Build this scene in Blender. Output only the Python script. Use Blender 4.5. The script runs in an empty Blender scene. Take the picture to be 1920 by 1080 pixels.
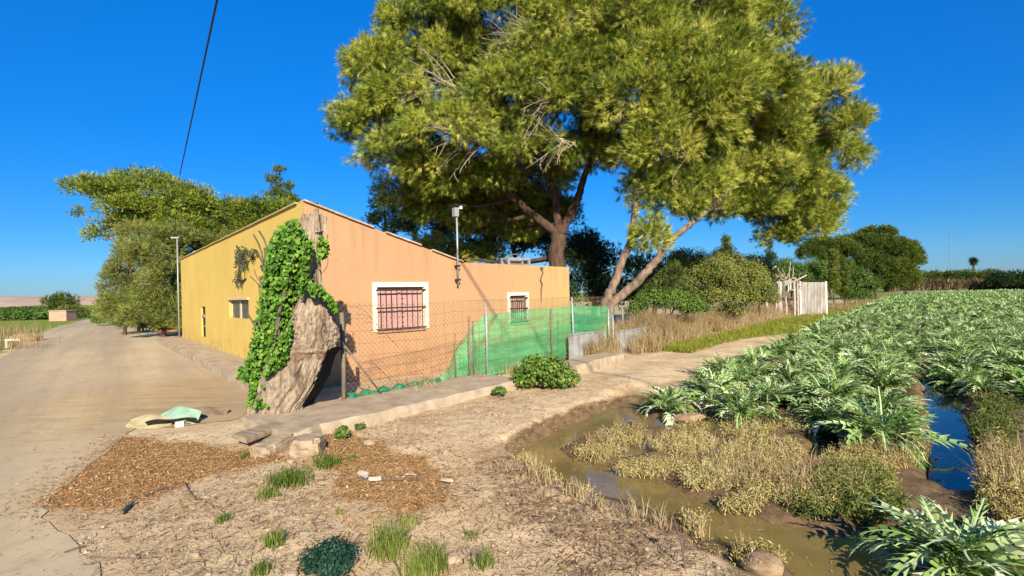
import bpy, bmesh, math, random
import numpy as np
from mathutils import Vector, Matrix

# ------------------------------------------------------------------ camera, world, sun, exposure
S = bpy.context.scene
COL = S.collection
F = 930.0                       # focal length in pixels of a 1920 px wide picture
CAM_H = 1.6
ROLL = math.atan(0.023)
cr, sr = math.cos(ROLL), math.sin(ROLL)
cam_data = bpy.data.cameras.new("camera")
cam_data.sensor_width = 36.0
cam_data.lens = 36.0 * F / 1920.0
cam_data.shift_y = 12.0 / 1920.0
cam_data.clip_start = 0.05
cam_data.clip_end = 9000
cam = bpy.data.objects.new("camera", cam_data)
COL.objects.link(cam)
cam.matrix_world = Matrix(((cr, sr, 0, 0), (0, 0, -1, 0), (-sr, cr, 0, CAM_H), (0, 0, 0, 1)))
S.camera = cam

SUN_EL = math.radians(27.5)
SUN_AZ = math.radians(12.0)     # shadows fall forward and to the left
sun_to = Vector((math.sin(SUN_AZ) * math.cos(SUN_EL), -math.cos(SUN_AZ) * math.cos(SUN_EL), math.sin(SUN_EL)))
sd = bpy.data.lights.new("sun", 'SUN')
sd.energy = 5.0
sd.angle = math.radians(0.5)
sd.color = (1.0, 0.91, 0.76)
sun = bpy.data.objects.new("sun", sd)
COL.objects.link(sun)
sun.rotation_euler = sun_to.to_track_quat('Z', 'Y').to_euler()

W = bpy.data.worlds.new("World")
S.world = W
W.use_nodes = True
wn = W.node_tree.nodes
sky = wn.new("ShaderNodeTexSky")
sky.sky_type = 'NISHITA'
sky.sun_disc = False
sky.sun_elevation = SUN_EL
sky.sun_rotation = math.pi - SUN_AZ
sky.altitude = 0
sky.air_density = 1.0
sky.dust_density = 0.25
sky.ozone_density = 4.0
hs = wn.new("ShaderNodeHueSaturation")
hs.inputs['Saturation'].default_value = 1.35
hs.inputs['Hue'].default_value = 0.497
W.node_tree.links.new(sky.outputs[0], hs.inputs['Color'])
tcw = wn.new("ShaderNodeTexCoord")
sepw = wn.new("ShaderNodeSeparateXYZ")
rw = wn.new("ShaderNodeValToRGB")
for e in range(3):
    rw.color_ramp.elements.new(0.5)
for e, (q, c) in zip(rw.color_ramp.elements, ((0.0, (.23, .345, .60, 1)), (.10, (.18, .39, .61, 1)), (.28, (.15, .52, .78, 1)), (.52, (.30, .74, 1, 1)), (1, (.6, .88, 1, 1)))):
    e.position, e.color = q, c
mw = wn.new("ShaderNodeMix")
mw.data_type = 'RGBA'
mw.blend_type = 'MULTIPLY'
mw.inputs[0].default_value = 1.0
W.node_tree.links.new(tcw.outputs['Generated'], sepw.inputs[0])
W.node_tree.links.new(sepw.outputs[2], rw.inputs[0])
W.node_tree.links.new(hs.outputs[0], mw.inputs[6])
W.node_tree.links.new(rw.outputs[0], mw.inputs[7])
W.node_tree.links.new(mw.outputs[2], wn['Background'].inputs['Color'])
wn['Background'].inputs['Strength'].default_value = 0.11
S.view_settings.view_transform = 'Standard'
S.view_settings.look = 'None'
S.view_settings.exposure = 0.95
S.view_settings.gamma = 1.0

# ------------------------------------------------------------------ geometry helpers
rng = np.random.default_rng(7)
random.seed(7)
CAM = np.array((0.0, 0.0, CAM_H))


def at(px, py, Y):
    """the point at depth Y that the photograph shows at pixel (px, py)"""
    dx, dy = px - 960.0, 552.0 - py
    return np.array(((dx * cr + dy * sr) / F * Y, Y, CAM_H + (-dx * sr + dy * cr) / F * Y))


def gp(px, py, z=0.0):
    """the point at height z that the photograph shows at pixel (px, py)"""
    dx, dy = px - 960.0, 552.0 - py
    up = (-dx * sr + dy * cr) / F
    Y = (z - CAM_H) / up
    return np.array(((dx * cr + dy * sr) / F * Y, Y, z))


_LAT = np.random.default_rng(3).random((256, 256))


def vnoise(x, y):
    xi, yi = np.floor(x).astype(int), np.floor(y).astype(int)
    fx, fy = x - xi, y - yi
    fx, fy = fx * fx * (3 - 2 * fx), fy * fy * (3 - 2 * fy)
    a, b = _LAT[xi % 256, yi % 256], _LAT[(xi + 1) % 256, yi % 256]
    c, d = _LAT[xi % 256, (yi + 1) % 256], _LAT[(xi + 1) % 256, (yi + 1) % 256]
    return (a * (1 - fx) + b * fx) * (1 - fy) + (c * (1 - fx) + d * fx) * fy


def fbm(x, y, octaves=4):
    t, a, n = 0.0, 0.5, 0.0
    for i in range(octaves):
        t = t + a * vnoise(x * 2 ** i + 17.3 * i, y * 2 ** i + 5.1 * i)
        n += a
        a *= 0.5
    return t / n


def smooth(e0, e1, x):
    t = np.clip((x - e0) / (e1 - e0), 0, 1)
    return t * t * (3 - 2 * t)


def poly_sd(x, y, poly):
    """signed distance to a polygon, negative inside"""
    poly = np.asarray(poly)[:, :2]
    d = np.full(x.shape, 1e9)
    ins = np.zeros(x.shape, bool)
    for i in range(len(poly)):
        a, b = poly[i], poly[(i + 1) % len(poly)]
        e = b - a
        t = np.clip(((x - a[0]) * e[0] + (y - a[1]) * e[1]) / max(e @ e, 1e-12), 0, 1)
        d = np.minimum(d, np.hypot(x - a[0] - t * e[0], y - a[1] - t * e[1]))
        if a[1] != b[1]:
            c = ((a[1] > y) != (b[1] > y)) & (x < (b[0] - a[0]) * (y - a[1]) / (b[1] - a[1]) + a[0])
            ins ^= c
    return np.where(ins, -d, d)


def unit(v):
    v = np.asarray(v, float)
    return v / np.maximum(np.linalg.norm(v, axis=-1, keepdims=True), 1e-9)


OFF = {}


def link(name, me, parent, loc):
    o = bpy.data.objects.new(name, me)
    COL.objects.link(o)
    if parent is not None:
        o.parent = parent
        OFF[o.name] = OFF[parent.name]
    else:
        o.location = loc
        OFF[o.name] = np.array(loc, float)
    return o


def tag(o, label=None, cat=None, group=None, kind=None):
    for k, v in (('label', label), ('category', cat), ('group', group), ('kind', kind)):
        if v:
            o[k] = v
    return o


def thing(name, loc, label, cat, group=None):
    o = bpy.data.objects.new(name, None)
    o.empty_display_size = 0.2
    COL.objects.link(o)
    o.location = loc
    OFF[o.name] = np.array(loc, float)
    return tag(o, label, cat, group)


def build(name, V, Fc, mats, parent=None, loc=None, tint=None, midx=None, smooth_=False):
    """one mesh object from world-space vertices; Fc is an (n,k) array or a list of index lists"""
    V = np.asarray(V, float).reshape(-1, 3)
    if parent is not None:
        base = OFF[parent.name]
    else:
        base = np.array(loc if loc is not None else (0, 0, 0), float)
    me = bpy.data.meshes.new(name)
    L = V - base
    if isinstance(Fc, np.ndarray):
        n, k = Fc.shape
        me.vertices.add(len(L))
        me.vertices.foreach_set('co', L.astype(np.float32).ravel())
        me.loops.add(n * k)
        me.loops.foreach_set('vertex_index', Fc.astype(np.int32).ravel())
        me.polygons.add(n)
        me.polygons.foreach_set('loop_start', np.arange(0, n * k, k, dtype=np.int32))
        me.update(calc_edges=True)
    else:
        me.from_pydata([tuple(v) for v in L], [], Fc)
        me.update()
    for m in (mats if isinstance(mats, (list, tuple)) else [mats]):
        me.materials.append(m)
    if midx is not None:
        me.polygons.foreach_set('material_index', np.asarray(midx, np.int32))
    if tint is not None:
        a = me.attributes.new('tint', 'FLOAT', 'POINT')
        a.data.foreach_set('value', np.asarray(tint, np.float32))
    me.polygons.foreach_set('use_smooth', np.full(len(me.polygons), smooth_, bool))
    return link(name, me, parent, tuple(base))


class MB:
    """collects shapes in world space, then links them as one mesh object"""

    def __init__(self):
        self.v, self.f, self.m = [], [], []

    def add(self, vs, fs, m=0):
        n = len(self.v)
        self.v += [tuple(map(float, p)) for p in vs]
        self.f += [[i + n for i in f] for f in fs]
        self.m += [m] * len(fs)
        return self

    def box(self, c, size, ax=(1, 0, 0), up=(0, 0, 1), m=0, jit=0.0):
        """box with its centre c, size along ax, side and up"""
        ax, up = unit(ax), unit(up)
        sd_ = unit(np.cross(up, ax))
        up = np.cross(ax, sd_)
        P = []
        for k in (-1, 1):
            for j in (-1, 1):
                for i in (-1, 1):
                    p = np.asarray(c, float) + ax * i * size[0] / 2 + sd_ * j * size[1] / 2 + up * k * size[2] / 2
                    if jit:
                        p = p + rng.normal(0, jit, 3)
                    P.append(p)
        return self.add(P, [[0, 2, 3, 1], [4, 5, 7, 6], [0, 1, 5, 4], [2, 6, 7, 3], [0, 4, 6, 2], [1, 3, 7, 5]], m)

    def tube(self, pts, rad, seg=8, m=0, cap=True):
        pts = [np.asarray(p, float) for p in pts]
        if np.isscalar(rad):
            rad = [rad] * len(pts)
        V, Fc = [], []
        ref = np.array((0.31, 0.83, 0.46))
        for i, p in enumerate(pts):
            t = unit(pts[min(i + 1, len(pts) - 1)] - pts[max(i - 1, 0)])
            if abs(t @ ref) > 0.95:
                ref = np.array((0.9, -0.2, 0.38))
            a = unit(np.cross(t, ref))
            b = np.cross(t, a)
            for j in range(seg):
                w = 2 * math.pi * j / seg
                V.append(p + (a * math.cos(w) + b * math.sin(w)) * rad[i])
        for i in range(len(pts) - 1):
            for j in range(seg):
                k = (j + 1) % seg
                Fc.append([i * seg + j, i * seg + k, (i + 1) * seg + k, (i + 1) * seg + j])
        if cap:
            Fc.append(list(range(seg))[::-1])
            Fc.append([(len(pts) - 1) * seg + j for j in range(seg)])
        return self.add(V, Fc, m)

    def build(self, name, mats, parent=None, loc=None, sm=False):
        o = build(name, self.v, self.f, mats, parent, loc, smooth_=sm)
        if any(self.m):
            o.data.polygons.foreach_set('material_index', np.asarray(self.m, np.int32))
        return o


def bezier(a, b, c, n=7):
    t = np.linspace(0, 1, n)[:, None]
    return (1 - t) ** 2 * np.asarray(a) + 2 * t * (1 - t) * np.asarray(b) + t * t * np.asarray(c)


# ------------------------------------------------------------------ materials
def nodes_of(name):
    m = bpy.data.materials.new(name)
    m.use_nodes = True
    nt = m.node_tree
    return m, nt, nt.nodes['Principled BSDF']


def N(nt, typ, **kw):
    n = nt.nodes.new(typ)
    for k, v in kw.items():
        if k.startswith('i_'):
            n.inputs[int(k[2:]) if k[2:].isdigit() else k[2:]].default_value = v
        else:
            setattr(n, k, v)
    return n


def ramp(nt, fac, stops):
    r = nt.nodes.new('ShaderNodeValToRGB')
    el = r.color_ramp.elements
    while len(el) < len(stops):
        el.new(0.5)
    for e, (p, c) in zip(el, stops):
        e.position = p
        e.color = (*c, 1) if len(c) == 3 else c
    nt.links.new(fac, r.inputs[0])
    return r.outputs[0]


def mixc(nt, fac, a, b, mode='MIX'):
    n = N(nt, 'ShaderNodeMix', data_type='RGBA', blend_type=mode)
    for s, i in ((fac, 0), (a, 6), (b, 7)):
        if hasattr(s, 'is_output'):
            nt.links.new(s, n.inputs[i])
        else:
            n.inputs[i].default_value = s if i == 0 else (*s, 1)
    return n.outputs[2]


def noise(nt, scale, detail=5, rough=0.55, vec=None, stretch=None):
    tc = nt.nodes.new('ShaderNodeTexCoord')
    v = tc.outputs['Object'] if vec is None else vec
    if stretch:
        mp = N(nt, 'ShaderNodeMapping')
        mp.inputs['Scale'].default_value = stretch
        nt.links.new(v, mp.inputs[0])
        v = mp.outputs[0]
    n = N(nt, 'ShaderNodeTexNoise')
    n.inputs['Scale'].default_value = scale
    n.inputs['Detail'].default_value = detail
    n.inputs['Roughness'].default_value = rough
    nt.links.new(v, n.inputs['Vector'])
    return n.outputs[0]


def bump(nt, bsdf, h, strength=0.4, dist=0.02):
    b = N(nt, 'ShaderNodeBump')
    b.inputs['Strength'].default_value = strength
    b.inputs['Distance'].default_value = dist
    nt.links.new(h, b.inputs['Height'])
    nt.links.new(b.outputs[0], bsdf.inputs['Normal'])


def simple(name, c1, c2=None, scale=6, rough=0.8, bstr=0.3, bdist=0.01, stretch=None, metal=0, detail=6):
    m, nt, b = nodes_of(name)
    c2 = c2 or tuple(x * 0.65 for x in c1)
    n = noise(nt, scale, detail, 0.6, stretch=stretch)
    nt.links.new(ramp(nt, n, [(0.3, c2), (0.68, c1)]), b.inputs['Base Color'])
    b.inputs['Roughness'].default_value = rough
    b.inputs['Metallic'].default_value = metal
    b.inputs['Specular IOR Level'].default_value = 0.3
    if bstr:
        bump(nt, b, n, bstr, bdist)
    return m


def leafmat(name, stops, transl=0.25, rough=0.55, spec=0.25):
    """leaves and needles: colour from the 'tint' attribute, some light passing through"""
    m, nt, b = nodes_of(name)
    at_ = N(nt, 'ShaderNodeAttribute', attribute_name='tint')
    col = ramp(nt, at_.outputs['Fac'], stops)
    nt.links.new(col, b.inputs['Base Color'])
    b.inputs['Roughness'].default_value = rough
    b.inputs['Specular IOR Level'].default_value = spec
    tr = N(nt, 'ShaderNodeBsdfTranslucent')
    nt.links.new(col, tr.inputs[0])
    mx = N(nt, 'ShaderNodeMixShader', i_0=transl)
    nt.links.new(b.outputs[0], mx.inputs[1])
    nt.links.new(tr.outputs[0], mx.inputs[2])
    nt.links.new(mx.outputs[0], nt.nodes['Material Output'].inputs[0])
    return m


def wallmat(name, a, b_, stain, top_h, grad=None):
    """painted render: patchy paint, vertical run-off streaks below the coping, damp foot"""
    m, nt, b = nodes_of(name)
    big = noise(nt, 0.7, 4)
    c = ramp(nt, big, [(0.3, a), (0.7, b_)])
    if grad is not None:                    # paint that turns from one batch of colour to another along the wall
        tc = N(nt, 'ShaderNodeTexCoord')
        d = N(nt, 'ShaderNodeVectorMath', operation='DOT_PRODUCT')
        nt.links.new(tc.outputs['Object'], d.inputs[0])
        d.inputs[1].default_value = grad[0]
        mr = N(nt, 'ShaderNodeMapRange')
        mr.inputs[1].default_value, mr.inputs[2].default_value = grad[1], grad[2]
        ad = N(nt, 'ShaderNodeMath', operation='ADD')
        nz = N(nt, 'ShaderNodeMath', operation='MULTIPLY_ADD', i_1=0.9, i_2=-0.45)
        nt.links.new(big, nz.inputs[0])
        nt.links.new(d.outputs['Value'], mr.inputs[0])
        nt.links.new(mr.outputs[0], ad.inputs[0])
        nt.links.new(nz.outputs[0], ad.inputs[1])
        cl = N(nt, 'ShaderNodeClamp')
        nt.links.new(ad.outputs[0], cl.inputs[0])
        c = mixc(nt, cl.outputs[0], c, grad[3])
    pt = noise(nt, 1.3, 8, .7)
    c = mixc(nt, ramp(nt, pt, [(.54, (0, 0, 0)), (.60, (.35, .35, .35))]), c, tuple(1.18 * x for x in b_))
    c = mixc(nt, ramp(nt, noise(nt, 4.5, 8, .75), [(.60, (0, 0, 0)), (.72, (.4, .4, .4))]), c, tuple(.8 * x for x in stain))
    streak = noise(nt, 3.0, 5, 0.6, stretch=(2.2, 2.2, 0.12))
    sm = ramp(nt, streak, [(0.55, (0, 0, 0)), (0.8, (0.32, 0.32, 0.32))])
    c = mixc(nt, sm, c, stain)
    tc = N(nt, 'ShaderNodeTexCoord')
    sp = N(nt, 'ShaderNodeSeparateXYZ')
    nt.links.new(tc.outputs['Object'], sp.inputs[0])
    foot = N(nt, 'ShaderNodeMapRange')
    foot.inputs[1].default_value, foot.inputs[2].default_value = 0.15, 0.75
    foot.inputs[3].default_value, foot.inputs[4].default_value = 0.75, 0.0
    nt.links.new(sp.outputs[2], foot.inputs[0])
    fn = noise(nt, 2.3, 6, 0.65)
    mu = N(nt, 'ShaderNodeMath', operation='MULTIPLY')
    nt.links.new(foot.outputs[0], mu.inputs[0])
    nt.links.new(ramp(nt, fn, [(0.42, (0, 0, 0)), (0.66, (1, 1, 1))]), mu.inputs[1])
    c = mixc(nt, mu.outputs[0], c, tuple(0.6 * x for x in stain))
    if top_h:
        tp = N(nt, 'ShaderNodeMapRange')
        tp.inputs[1].default_value, tp.inputs[2].default_value = top_h - 0.7, top_h
        nt.links.new(sp.outputs[2], tp.inputs[0])
        t2 = N(nt, 'ShaderNodeMath', operation='MULTIPLY')
        nt.links.new(tp.outputs[0], t2.inputs[0])
        nt.links.new(ramp(nt, noise(nt, 2.1, 4, 0.6, stretch=(2.5, 2.5, 0.2)), [(.5, (0, 0, 0)), (.75, (.45, .45, .45))]), t2.inputs[1])
        c = mixc(nt, t2.outputs[0], c, tuple(0.5 * x for x in stain))
    nt.links.new(c, b.inputs['Base Color'])
    b.inputs['Roughness'].default_value = 0.9
    b.inputs['Specular IOR Level'].default_value = 0.15
    bump(nt, b, noise(nt, 26, 6, 0.6), 0.22, 0.01)
    return m

# ------------------------------------------------------------------ ground, road, water, hills
RD = np.array((0.635, 0.772))           # direction of the crop rows
RN = np.array((0.772, -0.635))          # across the rows, to the right
WZ = -0.20                              # water level


def sl(x, y):
    return x * RN[0] + y * RN[1], x * RD[0] + y * RD[1]


def from_sl(s, l):
    return RN[0] * s + RD[0] * l, RN[1] * s + RD[1] * l


def px_poly(pts, z=0.0):
    return np.array([gp(px, py, z)[:2] for px, py in pts])


DITCH = px_poly([(968, 850), (1000, 830), (1080, 795), (1190, 752), (1222, 768), (1200, 785), (1150, 800), (1100, 818),
                 (1052, 836), (1052, 856), (1090, 866), (1150, 878), (1230, 903), (1290, 932), (1350, 952), (1420, 972),
                 (1500, 992), (1560, 1006), (1640, 1022), (1720, 1050), (1800, 1100), (1700, 1230), (1560, 1180),
                 (1520, 1110), (1480, 1060), (1420, 1035), (1340, 1015), (1260, 975), (1180, 940), (1110, 925),
                 (1060, 900), (1040, 882), (1000, 872)], WZ)
POOLS = [px_poly(p, WZ) for p in (
    [(1185, 785), (1215, 782), (1300, 798), (1370, 775), (1470, 768), (1490, 790), (1440, 800), (1430, 816), (1340, 820),
     (1310, 806), (1250, 806), (1210, 802)],
    [(1180, 826), (1215, 826), (1226, 846), (1196, 853)],
    [(1318, 832), (1352, 830), (1350, 864), (1330, 872)],
    [(1518, 814), (1586, 812), (1596, 850), (1528, 854)],
    [(1100, 830), (1182, 828), (1200, 855), (1150, 856)],
    [(1452, 752), (1482, 752), (1484, 778), (1455, 776)],
    [(1230, 870), (1290, 872), (1284, 890), (1240, 888)],
    [(1728, 700), (1782, 708), (1804, 780), (1826, 850), (1834, 916), (1784, 922), (1744, 896), (1750, 840), (1736, 780)],
    [(1600, 955), (1765, 980), (1770, 1050), (1660, 1050), (1600, 1000)])]
ROAD = [(-15.7, 15.2)] + [tuple(gp(*p)[:2]) for p in (
    (60, 640), (110, 615), (150, 603), (162, 598.5), (186, 598), (192, 608), (280, 611), (312, 628), (345, 657), (400, 690),
    (450, 716), (474, 742), (452, 786), (400, 792), (330, 801), (260, 802), (225, 826), (150, 882), (64, 956), (112, 985),
    (180, 1060), (215, 1100))] + [(-1.6, 0.5), (-0.6, -1), (1, -6), (-1.5, -6), (-3.9, 0), (-9.2, 7.0)]
ROAD = np.array(ROAD)
LITTER_A = px_poly([(60, 955), (150, 880), (225, 822), (300, 826), (440, 842), (530, 842), (530, 862), (420, 880), (330, 918), (230, 945), (150, 952)])
LITTER_B = px_poly([(600, 800), (660, 815), (740, 845), (800, 850), (852, 880), (840, 930), (740, 940), (640, 922), (630, 880), (600, 850)])
DEBRIS = px_poly([(890, 880), (960, 860), (1040, 890), (1110, 930), (1200, 960), (1280, 990), (1340, 1030), (1300, 1090), (1060, 1090), (1000, 1000), (930, 940)], -0.1)

FLOOD = px_poly([(940, 850), (1190, 738), (1300, 730), (1500, 690), (1920, 680), (2300, 700), (2300, 1300), (1500, 1300), (1420, 1110), (1150, 960), (1000, 905)], WZ)
xs = np.concatenate([-np.geomspace(3500, 62, 22), np.arange(-60, -8, 1.0), np.arange(-8, -5, .1), np.arange(-5, 8, .05), np.arange(8, 14, .15),
                     np.arange(14, 60, 1.0), np.geomspace(60, 3500, 22)])
ys = np.concatenate([np.arange(-40, 1.5, 2.5), np.arange(1.5, 10, .05), np.arange(10, 20, .15), np.arange(20, 60, .6), np.arange(60, 160, 3),
                     np.geomspace(160, 4500, 22)])
GX, GY = np.meshgrid(xs, ys)


def ground_height(X, Y, full=False):
    s, l = sl(X, Y)
    road_d = poly_sd(X, Y, ROAD)
    rough = 0.03 * (fbm(X * 1.3, Y * 1.3, 4) - .5) * 2 + 0.016 * (fbm(X * 6, Y * 6, 4) - .5) * 2
    rough = rough * smooth(0.0, 0.5, road_d)
    field = smooth(-3.5, -2.6, s) * smooth(5.0, 6.5, l)
    near = 1 - smooth(35, 80, np.hypot(X, Y))
    h = rough * near * smooth(.05, .6, road_d)
    # field soil: low beds and furrows
    h = h + field * (-0.10 + 0.05 * np.cos(2 * math.pi * (s + 2.65) / 0.9) * near)
    # soft bank along the dirt path, dipping to the flooded strip
    h = h - 0.06 * smooth(-4.4, -3.4, s) * (1 - field) * (l < 60) * smooth(.2, 1.6, road_d)
    wet_d = np.full(X.shape, 9.0)
    loc = (X > -3) & (X < 12) & (Y > 0.5) & (Y < 12)
    w = poly_sd(X[loc], Y[loc], DITCH)
    for p in POOLS:
        w = np.minimum(w, poly_sd(X[loc], Y[loc], p))
    wet_d[loc] = w
    wob = 0.085 * (fbm(X * 3.5, Y * 3.5, 4) - .5) * 2 + 0.03 * (fbm(X * 11, Y * 11, 2) - .5)
    d = wet_d + wob + .05
    low = WZ - 0.03 - 0.25 * smooth(0, 0.35, -d)
    islands = WZ + 0.045 + 0.05 * (fbm(X * 5, Y * 5, 3) - .35)
    fd = np.full(X.shape, 9.0)
    fd[loc] = poly_sd(X[loc], Y[loc], FLOOD)
    flood = (1 - smooth(-.15, .15, fd + .25 * (fbm(X * 3, Y * 3, 3) - .5))) * (1 - smooth(7.2, 8.6, l)) * (1 - smooth(3.5, 4.5, s))
    h = h * (1 - flood) + np.minimum(h, islands) * flood
    k = smooth(0.0, 0.20, d)
    h = np.where(d < .25, low * (1 - k) + np.maximum(h, low) * k, h)
    # the channel's straight bank towards the path
    if full:
        return h, s, l, road_d, wet_d, flood
    return h


def gz(x, y):
    return float(ground_height(np.array([float(x)]), np.array([float(y)]))[0])


def on_ground(px, py, z=0.0):
    p = gp(px, py, z)
    for _ in range(3):
        p = gp(px, py, gz(p[0], p[1]))
    return p


GH, gs, gl, grd, gwet, gflood = ground_height(GX, GY, True)
dl = poly_sd(GX, GY, LITTER_A)
db = poly_sd(GX, GY, LITTER_B)
dd = poly_sd(GX, GY, DEBRIS)
wobble = 0.35 * (fbm(GX * 2.5, GY * 2.5, 4) - .5)
litter = np.maximum(1 - smooth(-.12, .14, dl + wobble), 1 - smooth(-.15, .15, db + wobble))
wetc = np.maximum(1 - smooth(0.02, 0.3, gwet + .3 * wobble), 0.28 * (1 - smooth(-.35, .3, dd + 1.6 * wobble)))
wetc = np.maximum(wetc, 0.55 * gflood)
verge = smooth(12, 15.5, gl + 3 * wobble) * smooth(-5.6, -5.1, gs + wobble) * (1 - smooth(-.3, .3, gs + wobble + 3.2 + 1.4 * (1 - smooth(15, 24, gl)))) * (1 - smooth(90, 120, gl))
yard = (1 - smooth(-6.9, -6.5, gs + wobble)) * smooth(7, 9, gl)
leftf = smooth(0.1, .7, grd + 1.5 * wobble) * (GX < -10 - .7 * (GY - 8)) * smooth(-3, 3, (-15.7 - GX) * .79 - (GY - 15.2) * .62 + 2)
farg = smooth(60, 110, np.hypot(GX, GY)) * .7
grassz = np.clip(np.maximum(np.maximum(verge, leftf), np.maximum(farg, .35 * yard)), 0, 1)
soil = smooth(-3.3, -2.9, gs) * smooth(5.5, 7.0, gl) * (1 - gflood * .6)
GH = GH + np.where(grd > 0, 0, 0)
nx, ny = len(xs), len(ys)
idx = np.arange(nx * ny).reshape(ny, nx)
GF = np.stack([idx[:-1, :-1], idx[:-1, 1:], idx[1:, 1:], idx[1:, :-1]], -1).reshape(-1, 4)


def ground_mat():
    m, nt, b = nodes_of('ground_soil')
    z = N(nt, 'ShaderNodeAttribute', attribute_name='zone')
    sp = N(nt, 'ShaderNodeSeparateColor')
    nt.links.new(z.outputs['Color'], sp.inputs[0])
    n1 = noise(nt, 1.1, 7, .62)
    n2 = noise(nt, 9, 6, .65)
    n3 = noise(nt, 55, 4, .7)
    base = ramp(nt, n1, [(.28, (.34, .21, .105)), (.42, (.50, .35, .195)), (.6, (.59, .44, .26)), (.75, (.47, .31, .17))])
    base = mixc(nt, ramp(nt, n2, [(.5, (0, 0, 0)), (.72, (.6, .6, .6))]), base, (.24, .145, .08))
    base = mixc(nt, ramp(nt, n3, [(.55, (0, 0, 0)), (.75, (.45, .45, .45))]), base, (.17, .10, .06))
    base = mixc(nt, ramp(nt, n3, [(.28, (.45, .45, .45)), (.40, (0, 0, 0))]), base, (.55, .44, .31))

    def soft(ch, lo=.25, hi=.6):
        ad = N(nt, 'ShaderNodeMath', operation='MULTIPLY_ADD', i_1=.7)
        nt.links.new(n2, ad.inputs[0])
        su = N(nt, 'ShaderNodeMath', operation='ADD', i_1=-.35)
        nt.links.new(ch, su.inputs[0])
        nt.links.new(su.outputs[0], ad.inputs[2])
        mr = N(nt, 'ShaderNodeMapRange')
        mr.inputs[1].default_value, mr.inputs[2].default_value = lo, hi
        nt.links.new(ad.outputs[0], mr.inputs[0])
        return mr.outputs[0]
    lit = ramp(nt, n3, [(.3, (.19, .09, .035)), (.5, (.38, .205, .08)), (.7, (.52, .32, .14))])
    base = mixc(nt, soft(sp.outputs[0]), base, lit)
    soilc = ramp(nt, n2, [(.3, (.10, .06, .03)), (.6, (.24, .15, .085))])
    base = mixc(nt, z.outputs['Alpha'], base, soilc)
    wet = ramp(nt, n2, [(.3, (.07, .042, .02)), (.65, (.19, .12, .06))])
    base = mixc(nt, soft(sp.outputs[1], .2, .55), base, wet)
    gr = ramp(nt, n2, [(.3, (.09, .14, .015)), (.55, (.19, .22, .03)), (.75, (.30, .27, .07))])
    base = mixc(nt, soft(sp.outputs[2]), base, gr)
    nt.links.new(base, b.inputs['Base Color'])
    b.inputs['Roughness'].default_value = .95
    b.inputs['Specular IOR Level'].default_value = .1
    mx = mixc(nt, .45, n2, n3)
    bump(nt, b, mx, .7, .035)
    return m


M = {}
M['ground'] = ground_mat()
g = build('ground', np.stack([GX, GY, GH], -1).reshape(-1, 3), GF, M['ground'], smooth_=True)
ca = g.data.color_attributes.new('zone', 'FLOAT_COLOR', 'POINT')
ca.data.foreach_set('color', np.stack([litter, wetc, grassz, soil], -1).reshape(-1).astype(np.float32))
tag(g, kind='structure')


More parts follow.
